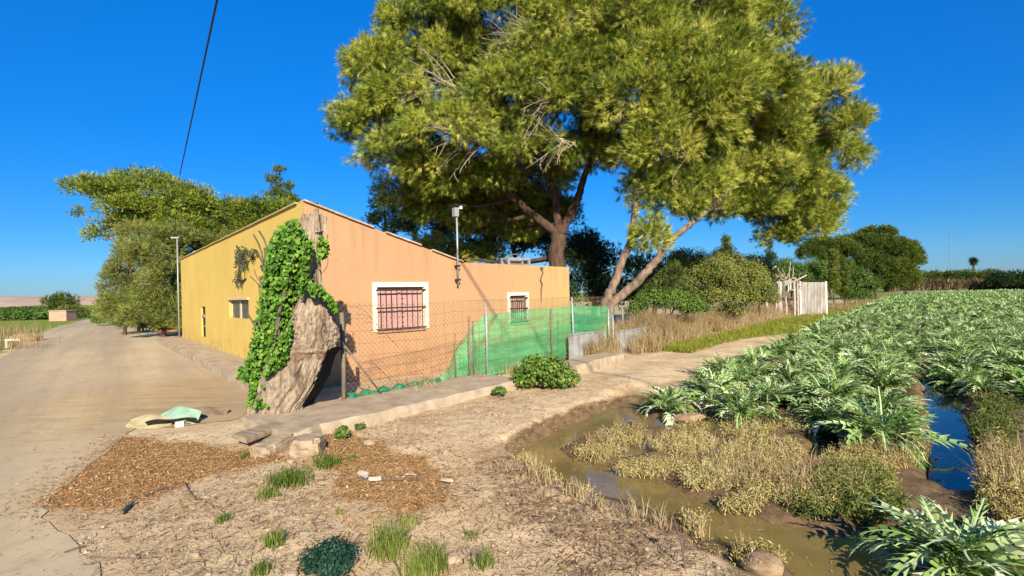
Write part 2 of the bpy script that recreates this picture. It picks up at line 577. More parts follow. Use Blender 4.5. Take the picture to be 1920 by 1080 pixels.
def road_mat():
    m, nt, b = nodes_of('sandy_asphalt')
    n1 = noise(nt, .45, 6, .6)
    n2 = noise(nt, 7, 6, .65)
    n3 = noise(nt, 120, 3, .7)
    c = ramp(nt, n1, [(.3, (.40, .30, .175)), (.55, (.475, .36, .21)), (.75, (.52, .40, .24))])
    c = mixc(nt, ramp(nt, n2, [(.5, (0, 0, 0)), (.75, (.35, .35, .35))]), c, (.24, .165, .10))
    c = mixc(nt, ramp(nt, n3, [(.55, (0, 0, 0)), (.72, (.5, .5, .5))]), c, (.18, .135, .095))
    # straw-coloured wash and sweeping tracks on the apron beside the house
    tc = N(nt, 'ShaderNodeTexCoord')
    d = N(nt, 'ShaderNodeVectorMath', operation='DISTANCE')
    nt.links.new(tc.outputs['Object'], d.inputs[0])
    d.inputs[1].default_value = (-4.9, 8.6, 0)
    mr = N(nt, 'ShaderNodeMapRange')
    for i, v in ((1, 1.4), (2, 3.6), (3, .8), (4, 0)):
        mr.inputs[i].default_value = v
    nt.links.new(d.outputs['Value'], mr.inputs[0])
    w = noise(nt, 1.6, 6, .6, stretch=(.45, 2.6, 1))
    mm = N(nt, 'ShaderNodeMath', operation='MULTIPLY')
    nt.links.new(mr.outputs[0], mm.inputs[0])
    nt.links.new(ramp(nt, w, [(.35, (.25, .25, .25)), (.6, (1, 1, 1))]), mm.inputs[1])
    c = mixc(nt, mm.outputs[0], c, (.40, .26, .085))
    m3 = N(nt, 'ShaderNodeMath', operation='MULTIPLY')
    nt.links.new(mr.outputs[0], m3.inputs[0])
    nt.links.new(ramp(nt, noise(nt, 2.1, 6, .65, stretch=(.4, 3.2, 1)), [(.52, (0, 0, 0)), (.66, (.8, .8, .8))]), m3.inputs[1])
    c = mixc(nt, m3.outputs[0], c, (.20, .145, .085))
    # two paler wheel tracks along the lane, darker gritty crown and edges
    rt_ = N(nt, 'ShaderNodeMapping')
    rt_.inputs['Rotation'].default_value = (0, 0, math.radians(52))
    nt.links.new(tc.outputs['Object'], rt_.inputs[0])
    g2 = noise(nt, .55, 5, .6, vec=rt_.outputs[0], stretch=(.06, 1.3, 1))
    c = mixc(nt, ramp(nt, g2, [(.42, (.5, .5, .5)), (.56, (0, 0, 0))]), c, (.27, .20, .13))
    c = mixc(nt, ramp(nt, g2, [(.55, (0, 0, 0)), (.70, (.5, .5, .5))]), c, (.54, .43, .28))
    n5 = noise(nt, 2.2, 8, .72)
    c = mixc(nt, ramp(nt, n5, [(.56, (0, 0, 0)), (.70, (.5, .5, .5))]), c, (.25, .175, .11))
    # cracks
    vo = N(nt, 'ShaderNodeTexVoronoi', feature='DISTANCE_TO_EDGE')
    vo.inputs['Scale'].default_value = .55
    nv = N(nt, 'ShaderNodeVectorMath', operation='MULTIPLY_ADD')
    nt.links.new(noise(nt, 2, 5, .7), nv.inputs[0])
    nv.inputs[1].default_value = (.9, .9, .9)
    nt.links.new(tc.outputs['Object'], nv.inputs[2])
    nt.links.new(nv.outputs[0], vo.inputs['Vector'])
    ck = ramp(nt, vo.outputs['Distance'], [(0, (.55, .55, .55)), (.007, (0, 0, 0))])
    mk = N(nt, 'ShaderNodeMath', operation='MULTIPLY')
    nt.links.new(ck, mk.inputs[0])
    nt.links.new(ramp(nt, n1, [(.5, (0, 0, 0)), (.62, (1, 1, 1))]), mk.inputs[1])
    c = mixc(nt, mk.outputs[0], c, (.12, .085, .055))
    nt.links.new(c, b.inputs['Base Color'])
    b.inputs['Roughness'].default_value = .9
    b.inputs['Specular IOR Level'].default_value = .15
    bump(nt, b, mixc(nt, .5, n2, n3), .35, .012)
    return m


M['road'] = road_mat()
# ragged outline, then one sheet
RP = []
for i in range(len(ROAD)):
    a, c = ROAD[i], ROAD[(i + 1) % len(ROAD)]
    n = max(1, int(np.hypot(*(c - a)) / .12)) if np.hypot(*a) < 16 else max(1, int(np.hypot(*(c - a)) / 1.0))
    n = min(n, 120)
    for k in range(n):
        p = a + (c - a) * k / n
        q = .16 * (fbm(np.array([p[0] * 3.0]), np.array([p[1] * 3.0]), 4)[0] - .5)
        RP.append((p[0] + q, p[1] + q, .008))
tag(build('road', RP, [list(range(len(RP)))], M['road']), kind='structure')


def water_mat(name, col, rough, wave):
    m, nt, b = nodes_of(name)
    n = noise(nt, 2.5, 5, .6)
    nt.links.new(ramp(nt, n, [(.35, col), (.7, tuple(1.5 * x for x in col))]), b.inputs['Base Color'])
    b.inputs['Roughness'].default_value = rough
    b.inputs['IOR'].default_value = 1.33
    b.inputs['Specular IOR Level'].default_value = .6
    bump(nt, b, noise(nt, 9, 3, .5, stretch=(1, 3, 1)), wave, .01)
    return m


M['mud_water'] = water_mat('muddy_water', (.15, .105, .036), .06, .05)
M['water'] = water_mat('clear_water', (.006, .008, .008), .015, .07)


def grow(poly, d):
    c = poly.mean(0)
    v = poly - c
    return c + v * (1 + d / np.linalg.norm(v, axis=1, keepdims=True))


def sheet(name, poly, mat_):
    return tag(build(name, [(x, y, WZ) for x, y in poly], [list(range(len(poly)))], mat_), kind='structure')


# the ditch and the shallow pool share the muddy water, the furrow and the small pools stand clear
mud_poly = px_poly([(930, 850), (1000, 800), (1185, 738), (1240, 768), (1420, 760), (1495, 765), (1500, 815), (1400, 830),
                    (1440, 868), (1560, 950), (1590, 990), (1640, 1010), (1830, 1090), (1740, 1280), (1500, 1200), (1300, 1030), (1000, 900)], WZ)
sheet('ditch_water', mud_poly, M['mud_water'])
for p in (3, 7):
    sheet('puddle_water', grow(POOLS[p], .28), M['water'])

M['hill'] = simple('bare_hill_earth', (.42, .29, .20), (.30, .20, .14), .02, .95, 0, stretch=(1, 1, 3))
hv, hf = [], []
na = 160
for i in range(na + 1):
    az = math.radians(-64 + 62 * i / na)
    for j, (r_, k) in enumerate(((1500, 0), (1560, .55), (1640, 1), (1900, .9), (2300, 0))):
        hh = 17 + 9 * fbm(np.array([i * .11]), np.array([1.5]), 4)[0] + 3 * fbm(np.array([i * .9]), np.array([j * 1.0]), 2)[0]
        hv.append((math.sin(az) * r_, math.cos(az) * r_, -.5 + hh * k))
for i in range(na):
    for j in range(4):
        hf.append([i * 5 + j, (i + 1) * 5 + j, (i + 1) * 5 + j + 1, i * 5 + j + 1])
tag(build('hills', hv, hf, M['hill'], smooth_=True), kind='structure')

# ------------------------------------------------------------------ house
M['pink'] = None
A = at(576, 710, 8.7); A[2] = -.15
DY_ = unit(np.array((math.sin(math.radians(-40.6)), math.cos(math.radians(-40.6)), 0)))
DP = unit(np.array((-DY_[1], DY_[0], 0)) * -1)
Bq = at(340, 600, 10)[:2]


def hit(px, o, d):
    """distance along a plan line o + t d at which the column px of the photograph crosses it"""
    q = at(px, 560, 1.0)
    # q[0]*(o1 + t d1) = o0 + t d0
    return (q[0] * o[1] - o[0]) / (d[0] - q[0] * d[1])


LY = hit(340.5, A, DY_)
LP = hit(1068, A, DP)
TB = hit(869, A, DP)            # where the sloping roof turns into the flat annex
ZT = at(576, 377, A[1])[2]
PA = A + DP * TB
ZF = at(869, 492, PA[1])[2]
LABEL_H = 'low ochre and salmon farmhouse with a lean-to roof and barred windows'
M['pink'] = wallmat('salmon_render', (.42, .235, .118), (.385, .21, .105), (.31, .18, .10), 2.35,
                    (tuple(DP), TB * .35 + A @ DP - 0, TB * 1.1 + A @ DP, (.43, .275, .105)))
M['pink'].node_tree.nodes  # colours of the two paint batches are set above
M['yellow'] = wallmat('ochre_render', (.61, .425, .105), (.54, .365, .09), (.46, .29, .10), None)
M['white'] = simple('cream_paint', (.66, .62, .48), (.56, .50, .36), 14, .8, .15)
M['iron'] = simple('rusty_dark_iron', (.045, .022, .018), (.025, .014, .012), 30, .6, .2)
M['shutter'] = simple('pink_shutter_boards', (.52, .29, .25), (.36, .18, .15), 9, .75, .2, stretch=(1, 1, .25))
M['tile'] = simple('clay_roof_tiles', (.38, .20, .12), (.22, .12, .08), 5, .9, .3)
M['dark_wood'] = simple('grey_old_wood', (.16, .12, .085), (.08, .055, .04), 12, .85, .4, stretch=(1, 1, .2))
M['dark'] = simple('dark_inside', (.02, .017, .014), None, 4, .9, 0)
M['metal'] = simple('galvanised_steel', (.36, .36, .34), (.26, .26, .25), 20, .5, .1, metal=.3)
M['concrete'] = simple('weathered_concrete', (.42, .325, .21), (.26, .185, .115), 4, .92, .5, .02, detail=9)

house = thing('farmhouse', (A[0], A[1], 0), LABEL_H, 'house')
ZB = -.2
TH = .28


def wall_panel(o, d, inward, length, top, holes, zb=ZB):
    """a wall front with real openings, reveals as deep as the wall, and a top that follows top(t)"""
    mb = MB()
    ts = sorted({0, length} | {t for h in holes for t in h[:2]} | {t for t in (TB,) if 0 < t < length and top(0) != top(length)})
    P = lambda t, z, k=0: tuple(np.array((o[0] + d[0] * t, o[1] + d[1] * t, z)) + np.append(np.asarray(inward[:2]) * k, 0))
    for t0, t1 in zip(ts[:-1], ts[1:]):
        segs, z = [], zb
        for h in sorted([h for h in holes if h[0] <= t0 + 1e-6 and h[1] >= t1 - 1e-6], key=lambda h: h[2]):
            segs.append(((z, z), (h[2], h[2])))
            z = h[3]
        segs.append(((z, z), (top(t0), top(t1))))
        for (a0, a1), (b0, b1) in segs:
            mb.add([P(t0, a0), P(t1, a1), P(t1, b1), P(t0, b0)], [[0, 1, 2, 3]])
            mb.add([P(t0, a0, TH), P(t1, a1, TH), P(t1, b1, TH), P(t0, b0, TH)], [[3, 2, 1, 0]])
        mb.add([P(t0, top(t0)), P(t1, top(t1)), P(t1, top(t1), TH), P(t0, top(t0), TH)], [[0, 1, 2, 3]])
    for t0, t1, z0, z1 in holes:
        q = [P(t0, z0), P(t1, z0), P(t1, z1), P(t0, z1)]
        r = [P(t0, z0, TH), P(t1, z0, TH), P(t1, z1, TH), P(t0, z1, TH)]
        for i in range(4):
            j = (i + 1) % 4
            mb.add([q[i], q[j], r[j], r[i]], [[0, 1, 2, 3]])
    return mb


def wz(px, py, o, d):
    t = hit(px, o, d)
    return at(px, py, (o + d * t)[1])[2]


def pink_top(t):
    return ZT + (ZF - ZT) * t / TB if t <= TB else ZF + (t - TB) * -.012


IN_P, IN_Y = DY_, DP
# windows of the salmon wall
w1 = (hit(706.5, A, DP), hit(795, A, DP), wz(750, 619, A, DP), wz(750, 538, A, DP))
w2 = (hit(955.5, A, DP), hit(986.5, A, DP), wz(970, 606, A, DP), wz(970, 554, A, DP))
wall_panel(A, DP, IN_P, LP, pink_top, [w1, w2]).build('salmon_wall', M['pink'], house)
y1 = (hit(466, A, DY_), hit(430, A, DY_), wz(448, 597, A, DY_), wz(448, 562, A, DY_))
y2 = (hit(384.5, A, DY_), hit(376.5, A, DY_), wz(380, 632, A, DY_), wz(380, 575, A, DY_))
Ay = A + DY_ * .004
wall_panel(A - DP * .003, DY_, IN_Y, LY, lambda t: ZT, [y1, y2]).build('ochre_wall', M['yellow'], house)
C_ = A + DP * LP
B_ = A + DY_ * LY
D_ = C_ + DY_ * LY
wall_panel(C_, DY_, -DP, LY, lambda t: ZF - .05, []).build('back_wall', M['pink'], house)
wall_panel(B_, DP, -DY_, LP, pink_top, []).build('far_gable_wall', M['yellow'], house)


def hp(t, u, z):
    """point of the house: t along the salmon wall, u along the ochre wall"""
    p = A + DP * t + DY_ * u
    return (p[0], p[1], z)


rb = MB()
# pitched roof of half-round tile rows, just below the coping, then the flat annex roof
nr = 30
prof = []
ROWS = int(LY / .22)
for j in range(ROWS * 4 + 1):
    u = .15 + (LY - .3) * j / (ROWS * 4)
    prof.append((u, .045 * abs(math.sin(math.pi * j / 4))))
for (u0, k0), (u1, k1) in zip(prof[:-1], prof[1:]):
    rb.add([hp(.15, u0, ZT - .10 + k0), hp(TB, u0, ZF - .10 + k0), hp(TB, u1, ZF - .10 + k1), hp(.15, u1, ZT - .10 + k1)], [[0, 1, 2, 3]])
rb.build('roof', M['tile'], house)
MB().add([hp(TB, .2, ZF - .16), hp(LP - .2, .2, ZF - .18), hp(LP - .2, LY - .2, ZF - .18), hp(TB, LY - .2, ZF - .16)], [[0, 1, 2, 3]]).build('annex_roof', M['concrete'], house)
cp = MB()
sl_dir = unit(np.array(hp(TB, 0, ZF)) - np.array(hp(0, 0, ZT)))
for k in range(13):
    t0, t1 = TB * k / 13, TB * (k + 1) / 13 - .01
    if k in (5, 9):
        continue
    zc = pink_top((t0 + t1) / 2) + .016 + rng.normal(0, .004)
    cp.box(hp((t0 + t1) / 2, TH / 2 - .02, zc), ((t1 - t0) * 1.04, TH + .07, .03), sl_dir, m=0)
cp.build('coping_tiles', simple('lime_washed_tile', (.46, .36, .27), (.28, .17, .11), 5, .9, .3), house)
cy = MB()
for k in range(26):
    u0, u1 = LY * k / 26 + .01, LY * (k + 1) / 26
    cy.box(hp(TH / 2 - .02, (u0 + u1) / 2 + .3, ZT + .014 + rng.normal(0, .003)), (u1 - u0, TH + .05, .026), DY_)
cy.build('parapet_coping', simple('ochre_coping', (.50, .36, .16), (.36, .25, .11), 5, .9, .3), house)


def window_on(o, d, inward, h, px_out, shutters=True, bars=9, mull=True):
    """cream surround, boarded shutter and a standing-off iron grille"""
    t0, t1, z0, z1 = h
    fr = MB()
    out = -np.asarray(inward)
    b = px_out
    P = lambda t, z, k: np.array((o[0] + d[0] * t, o[1] + d[1] * t, z)) + out * k
    fr.box(P((t0 + t1) / 2, z1 + b / 2, .008), (t1 - t0 + 2 * b, .035, b), d)
    fr.box(P(t0 - b / 2, (z0 + z1) / 2, .008), (b, .033, z1 - z0 - .002), d)
    fr.box(P(t1 + b / 2, (z0 + z1) / 2, .008), (b, .033, z1 - z0 - .002), d)
    # reveals painted cream, 4 mm inside the opening
    fr.box(P(t0 + .006, (z0 + z1) / 2, -.072), (.012, .125, z1 - z0 - .004), d)
    fr.box(P(t1 - .006, (z0 + z1) / 2, -.072), (.012, .125, z1 - z0 - .004), d)
    w = fr.build('window', M['white'], house)
    pn = MB()
    nb = 6
    for i in range(nb):
        a, c = t0 + (t1 - t0) * i / nb, t0 + (t1 - t0) * (i + 1) / nb
        pn.box(P((a + c) / 2, (z0 + z1) / 2, -.115 + rng.normal(0, .002)), (c - a - .008, .03, z1 - z0 - .03), d)
    pn.box(P((t0 + t1) / 2, (z0 + z1) / 2, -.09), (.045, .02, z1 - z0 - .05), d, m=0)
    pn.build('shutter', M['shutter'], w)
    gr = MB()
    k = .035
    for i in range(bars):
        t = t0 + .06 + (t1 - t0 - .12) * i / (bars - 1)
        gr.tube([P(t, z0 + .02, k), P(t, z1 - .04, k)], .009, 6)
    for z in (z0 + .04, (z0 + z1) / 2 + .02, z1 - .06):
        gr.box(P((t0 + t1) / 2, z, k), (t1 - t0 + .05, .012, .03), d)
        for t in (t0 - .01, t1 + .01):
            gr.box(P(t, z, k / 2), (.03, k, .03), d)
    if mull:
        for z in np.linspace(z0 + .15, z1 - .15, 4):
            gr.box(P((t0 + t1) / 2, z, k + .008), (.05, .008, .02), d)
    gr.build('grille', M['iron'], w)
    sb = MB()
    sb.box(P((t0 + t1) / 2, z0 - .012, .012), (t1 - t0 + .02, .06, .03), d)
    sb.build('sill', M['tile'], w)
    return w


window_on(A, DP, IN_P, w1, .095)
window_on(A, DP, IN_P, w2, .075, bars=7, mull=False)
# two-light opening of the ochre wall
PY = lambda t, z, k=0: np.array((A[0] + DY_[0] * t, A[1] + DY_[1] * t, z)) - DP * k
yf = MB()
t0, t1, z0, z1 = y1
yf.box(PY((t0 + t1) / 2, z1 + .02, .012), (t1 - t0 + .12, .06, .05), DY_)
yf.box(PY((t0 + t1) / 2, (z0 + z1) / 2, -.06), (.13, .04, z1 - z0 - .004), DY_)
yf.box(PY(t1 - .05, (z0 + z1) / 2, -.06), (.09, .04, z1 - z0 - .004), DY_)
wy = yf.build('window', simple('cracked_cream_paint', (.55, .46, .30), (.40, .30, .18), 10, .85, .3), house)
wy['label'] = 'small two-light window in the ochre wall'
for a, b_ in ((t0 + .01, (t0 + t1) / 2 - .067), ((t0 + t1) / 2 + .067, t1 - .1)):
    pm = MB()
    pm.box(PY((a + b_) / 2, (z0 + z1) / 2, -.07), (b_ - a, .02, z1 - z0 - .004), DY_)
    pm.build('pane', simple('dusty_pane', (.10, .085, .06), (.05, .045, .035), 5, .35, .05), wy)
sf = MB()
t0, t1, z0, z1 = y2
sf.box(PY((t0 + t1) / 2, (z0 + z1) / 2, -.07), (t1 - t0 - .004, .03, z1 - z0 - .004), DY_, m=0)
sw = sf.build('lattice_opening', M['dark'], house)
lt = MB()
for i in (2,):
    z = z0 + (z1 - z0) * (i + .5) / 7
    lt.box(PY((t0 + t1) / 2 + (.12 if i % 2 else -.12), z, -.04), ((t1 - t0) * .3, .04, (z1 - z0) / 7 * .3), DY_)
lt.box(PY((t0 + t1) / 2, z0 + (z1 - z0) * .69, -.04), ((t1 - t0) * .96, .05, .09), DY_)
lt.build('lattice_bar', M['concrete'], sw)
# chimney cowl on the roof near the far end, box on the flat annex
ch = MB()
tc_ = hit(371, A + DP * .5, DY_)
pc = A + DP * .5 + DY_ * tc_
zc = at(371, 485, pc[1])[2]
ch.tube([(pc[0], pc[1], ZT - .5), (pc[0], pc[1], zc + .1)], .13, 10)
ch.tube([(pc[0], pc[1], zc + .1), (pc[0], pc[1], zc + .13)], .2, 10)
ch.tube([(pc[0], pc[1], zc + .22), (pc[0], pc[1], zc + .32)], [.2, .06], 10)
for q in range(4):
    ch.tube([(pc[0] + .14 * math.cos(q * 1.57), pc[1] + .14 * math.sin(q * 1.57), zc + .12), (pc[0] + .14 * math.cos(q * 1.57), pc[1] + .14 * math.sin(q * 1.57), zc + .23)], .015, 5)
ch.build('chimney', M['white'], house)
rbx = thing('roof_hatch', (0, 0, 0), 'pale slatted box frame on the flat roof below the pine', 'roof box')
OB = A + DY_ * 1.6
ta, tb = hit(949, OB, DP), hit(987, OB, DP)
OFF[rbx.name] = np.array((OB + DP * (ta + tb) / 2)) * (1, 1, 0) + np.array((0, 0, ZF - .17))
rbx.location = OFF[rbx.name]
pb = OB + DP * (ta + tb) / 2
zt_ = at(968, 484, pb[1])[2]
bb = MB()
hw = (tb - ta) / 2
for e in (-1, 1):
    for q in (-.14, .14):
        c = pb + DP * hw * e + DY_ * q
        bb.box((c[0], c[1], (zt_ + ZF - .17) / 2), (.06, .06, zt_ - ZF + .17), DP)
for q in (-.14, .14):
    c = pb + DY_ * q
    bb.box((c[0], c[1], zt_ - .03), (2 * hw - .06, .05, .06), DP)
for e in (-1, 1):
    c = pb + DP * hw * e
    bb.box((c[0], c[1], zt_ - .03), (.05, .22, .055), DP)
bb.build('frame', M['metal'], rbx)
bs = MB()
for i in range(4):
    z = ZF - .1 + (zt_ - ZF) * i / 4
    bs.box((pb[0], pb[1], z), (2 * hw - .08, .2, .03), DP)
bs.tube(bezier(pb - DP * hw + np.array((0, 0, zt_ - pb[2])), pb + np.array((0, 0, zt_ + .22 - pb[2])), pb + DP * hw + np.array((0, 0, zt_ - pb[2])), 9), .012, 5)
bs.build('slats', simple('grey_slats', (.22, .22, .17), None, 8), rbx)

# pole with a solar lamp on the salmon wall
tl = hit(855, A, DP)
pl = A + DP * tl - DY_ * .1
zb_, zt2 = at(857, 535, pl[1])[2], at(853, 396, pl[1])[2]
lamp = thing('wall_lamp', (pl[0], pl[1], zb_), 'slim grey pole with a small solar lamp fixed to the salmon wall', 'lamp')
pm = MB()
pm.tube([(pl[0], pl[1], zb_), (pl[0], pl[1], zt2)], .021, 10)
pm.build('pole', M['metal'], lamp, sm=True)
for z in (zb_ + .12, zb_ + .42):
    bk = MB()
    bk.box(pl * (1, 1, 0) + DY_ * .045 + np.array((0, 0, z)), (.05, .1, .03), DP)
    bk.box(pl * (1, 1, 0) + np.array((0, 0, z)), (.09, .09, .035), DP)
    bk.build('bracket', M['iron'], lamp)
hd = MB()
hd.box(pl * (1, 1, 0) + DP * -.03 + np.array((0, 0, zt2 - .02)), (.11, .1, .2), DP)
hd.build('lamp_head', M['metal'], lamp)
sp_ = MB()
sp_.box(pl * (1, 1, 0) + DP * .03 + np.array((0, 0, zt2 + .12)), (.3, .22, .025), unit(np.array((DP[0], DP[1], .06))))
sp_.build('solar_panel', M['iron'], lamp)
ls = MB()
ls.tube([pl * (1, 1, 0) + DP * .06 - DY_ * .07 + np.array((0, 0, zt2 + .04)), pl * (1, 1, 0) + DP * .06 - DY_ * .07 + np.array((0, 0, zt2 + .1))], .04, 10)
ls.build('camera_globe', M['white'], lamp)
# loose cable and dead stem at the right of the salmon wall
dm = MB()
tq = [hit(x, A, DP) for x in (1016, 1018, 1013, 1016, 1014, 1014)]
zq = [at(1015, y, (A + DP * tq[0])[1])[2] for y in (503, 512, 525, 533, 545, 566)]
dm.tube([A * (1, 1, 0) + DP * t - DY_ * .02 + np.array((0, 0, z)) for t, z in zip(tq, zq)], [.014, .02, .018, .022, .016, .008], 6)
dm.box(A * (1, 1, 0) + DP * tq[0] - DY_ * .02 + np.array((0, 0, zq[0])), (.09, .04, .05), DP)
dm.build('dead_vine', M['dark_wood'], None, loc=(*(A + DP * tq[0])[:2], zq[-1]))
tag(bpy.data.objects['dead_vine'], 'thin dark dead vine clinging to the salmon wall near its right end', 'dead plant')
# dried creeper on the ochre wall
dc = MB()
for k in range(46):
    a0 = at(float(rng.uniform(450, 482)), float(rng.uniform(462, 508)), 10)
    px0, py0 = rng.uniform(450, 482), rng.uniform(462, 500)
    if k > 36:
        px0, py0 = rng.uniform(447, 456), rng.uniform(500, 530)
    if k < 6:
        px0, py0 = rng.uniform(474, 488), rng.uniform(464, 474)
    t = hit(px0, A, DY_)
    p = PY(t, wz(px0, py0, A, DY_), .03)
    q = p + DY_ * rng.normal(0, .12) + np.array((0, 0, -rng.uniform(.03, .25)))
    dc.tube(bezier(p, (p + q) / 2 - DP * .05, q - DP * rng.uniform(0, .04), 4), .011, 4)
    for _ in range(3):
        c = p + (q - p) * rng.random() - DP * .03
        v = rng.normal(0, .05, 3)
        w_ = rng.normal(0, .05, 3)
        dc.add([c, c + v, c + v + w_, c + w_], [[0, 1, 2, 3]])
pts = [(455, 508), (451, 515), (450, 525), (455, 530), (464, 522)]
dc.tube([PY(hit(x, A, DY_), wz(x, y, A, DY_), .025) for x, y in pts], .022, 5)
o = dc.build('dried_creeper', simple('dry_creeper', (.075, .085, .04), (.03, .03, .018), 20, .8, 0), None, loc=tuple(PY(hit(465, A, DY_), wz(465, 500, A, DY_), 0)))
tag(o, 'patch of dried dark creeper clinging to the upper ochre wall', 'dead plant')

# pavement along the ochre wall
kb = MB()
o0 = A - DP * .78 - DY_ * .5
for k in range(14):
    l0, l1 = (LY + 1) * k / 14, (LY + 1) * (k + 1) / 14 - .012
    c = o0 + DY_ * (l0 + l1) / 2
    kb.box((c[0] + DP[0] * .4, c[1] + DP[1] * .4, .07), (l1 - l0, .74, .22), DY_, jit=.004)
    kb.box((c[0], c[1], .055), (l1 - l0, .05, .23), DY_, jit=.006)
tag(kb.build('pavement', M['concrete']), kind='structure')

# ------------------------------------------------------------------ foliage
M['needles'] = leafmat('pine_needles', [(0, (.014, .035, .006)), (.32, (.075, .12, .014)), (.6, (.215, .26, .024)), (.85, (.40, .42, .05)), (1, (.52, .49, .10))], .10)
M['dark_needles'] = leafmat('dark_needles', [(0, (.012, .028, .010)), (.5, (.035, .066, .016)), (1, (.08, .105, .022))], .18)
M['far_needles'] = leafmat('far_needles', [(0, (.03, .06, .010)), (.5, (.115, .155, .02)), (1, (.22, .23, .03))], .2)
M['tamarisk'] = leafmat('tamarisk_sprays', [(0, (.035, .055, .012)), (.5, (.14, .175, .03)), (1, (.30, .28, .07))], .2)
M['bush'] = leafmat('bush_leaves', [(0, (.025, .06, .010)), (.5, (.10, .18, .022)), (1, (.25, .31, .05))], .25)
M['olive'] = leafmat('olive_leaves', [(0, (.04, .06, .012)), (.5, (.14, .17, .03)), (1, (.27, .26, .06))], .2)
M['ivy'] = leafmat('ivy_leaves', [(0, (.025, .075, .008)), (.45, (.11, .23, .02)), (1, (.28, .39, .06))], .2, .5, .2)
M['artichoke'] = leafmat('artichoke_leaves', [(0, (.025, .07, .010)), (.33, (.125, .225, .035)), (.70, (.31, .42, .135)), (.9, (.50, .58, .29)), (1, (.66, .71, .45))], .18, .55, .15)
M['straw'] = leafmat('dry_straw', [(0, (.16, .09, .04)), (.5, (.36, .25, .11)), (1, (.52, .40, .22))], .25, .7, .15)
M['weeds'] = leafmat('yellowing_weeds', [(0, (.14, .10, .03)), (.35, (.36, .28, .09)), (.7, (.50, .41, .16)), (1, (.58, .51, .24))], .25, .7, .15)
M['grass'] = leafmat('green_grass', [(0, (.05, .09, .01)), (.5, (.13, .19, .025)), (1, (.32, .30, .08))], .3)
M['verge'] = leafmat('sunny_verge_grass', [(0, (.12, .13, .015)), (.5, (.24, .26, .025)), (1, (.36, .33, .06))], .3)
M['chips'] = leafmat('brown_litter', [(0, (.14, .065, .025)), (.5, (.40, .215, .08)), (1, (.62, .42, .20))], .1, .8, .1)
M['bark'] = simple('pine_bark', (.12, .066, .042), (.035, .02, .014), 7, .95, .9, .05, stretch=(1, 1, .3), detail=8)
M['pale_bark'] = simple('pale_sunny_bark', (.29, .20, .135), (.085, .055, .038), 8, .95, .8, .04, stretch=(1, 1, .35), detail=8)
M['twig'] = simple('bare_grey_twigs', (.44, .37, .26), (.28, .22, .15), 10, .9, .1)


def rand_unit(n, r=None):
    r = r or rng
    return unit(r.normal(0, 1, (n, 3)))


def tri_needles(base, dirs, length, width, tint):
    n = len(base)
    side = unit(np.cross(dirs, rand_unit(n))) * (np.asarray(width) / 2).reshape(-1, 1)
    tip = base + dirs * np.asarray(length).reshape(-1, 1)
    V = np.stack([base - side, base + side, tip], 1).reshape(-1, 3)
    return V, np.arange(3 * n).reshape(-1, 3), np.repeat(tint, 3)


def quad_leaves(c, nrm, size, tint, aspect=.55):
    """pointed oval leaves folded a little along the midrib"""
    n = len(c)
    a = unit(np.cross(nrm, rand_unit(n)))
    b = np.cross(nrm, a)
    s = np.asarray(size).reshape(-1, 1)
    V = np.stack([c - a * s * .5, c + b * s * aspect * .5 + nrm * s * .1, c + a * s * .5 - nrm * s * .08, c - b * s * aspect * .5 + nrm * s * .1], 1)
    return V.reshape(-1, 3), np.arange(4 * n).reshape(-1, 4), np.repeat(tint, 4)


def clump_points(c, r, n, inner=.45, low=.0):
    v = rand_unit(n)
    if low:
        v[:, 2] = np.where((v[:, 2] < -low), -v[:, 2] * rng.random(n), v[:, 2])
        v = unit(v)
    k = inner + (1 - inner) * rng.random(n) ** .6
    return np.asarray(c) + v * k[:, None] * np.asarray(r), v


def needle_crown(majors, tufts_m2, k, length, width, puff=.5, droop=.0, up=.35, tvar=.22, tbase=.5):
    """clumps made of puffs, puffs of needle tufts: returns V, F, tint and the puff centres"""
    Vs, Ts, PC = [], [], []
    for c, r in majors:
        r = np.asarray(r, float)
        area = 4 * math.pi * ((r[0] * r[1]) ** 1.6 / 3 + (r[0] * r[2]) ** 1.6 / 3 + (r[1] * r[2]) ** 1.6 / 3) ** (1 / 1.6)
        npf = max(3, int(area / (puff * puff * 1.9)))
        pc, pv = clump_points(c, r, npf, .5, .35)
        PC.append(pc)
        for p, v in zip(pc, pv):
            pr = puff * rng.uniform(.55, 1.35) * np.array((1.0, 1.0, .95))
            nt_ = max(5, int(tufts_m2 * pr[0] ** 2 * 9))
            tp, tv = clump_points(p, pr, nt_, .25)
            d = unit(tv * .8 + v * .7 + np.array((0, 0, up)) + rng.normal(0, .25, (nt_, 3)))
            if droop:
                d = unit(d + np.array((0, 0, -droop)) * (rng.random((nt_, 1)) < .6))
            b = np.repeat(tp, k, 0)
            dd_ = unit(np.repeat(d, k, 0) + rng.normal(0, .36, (nt_ * k, 3)))
            b = b - dd_ * .03 + rng.normal(0, .025, b.shape)
            t = np.repeat(np.clip(tbase + rng.normal(0, tvar * .6) + rng.normal(0, tvar * .7, nt_), 0, 1), k)
            V, _, T = tri_needles(b, dd_, length * rng.uniform(.65, 1.25, nt_ * k), np.full(nt_ * k, width), t)
            Vs.append(V)
            Ts.append(T)
    V = np.concatenate(Vs)
    return V, np.arange(len(V)).reshape(-1, 3), np.concatenate(Ts), PC


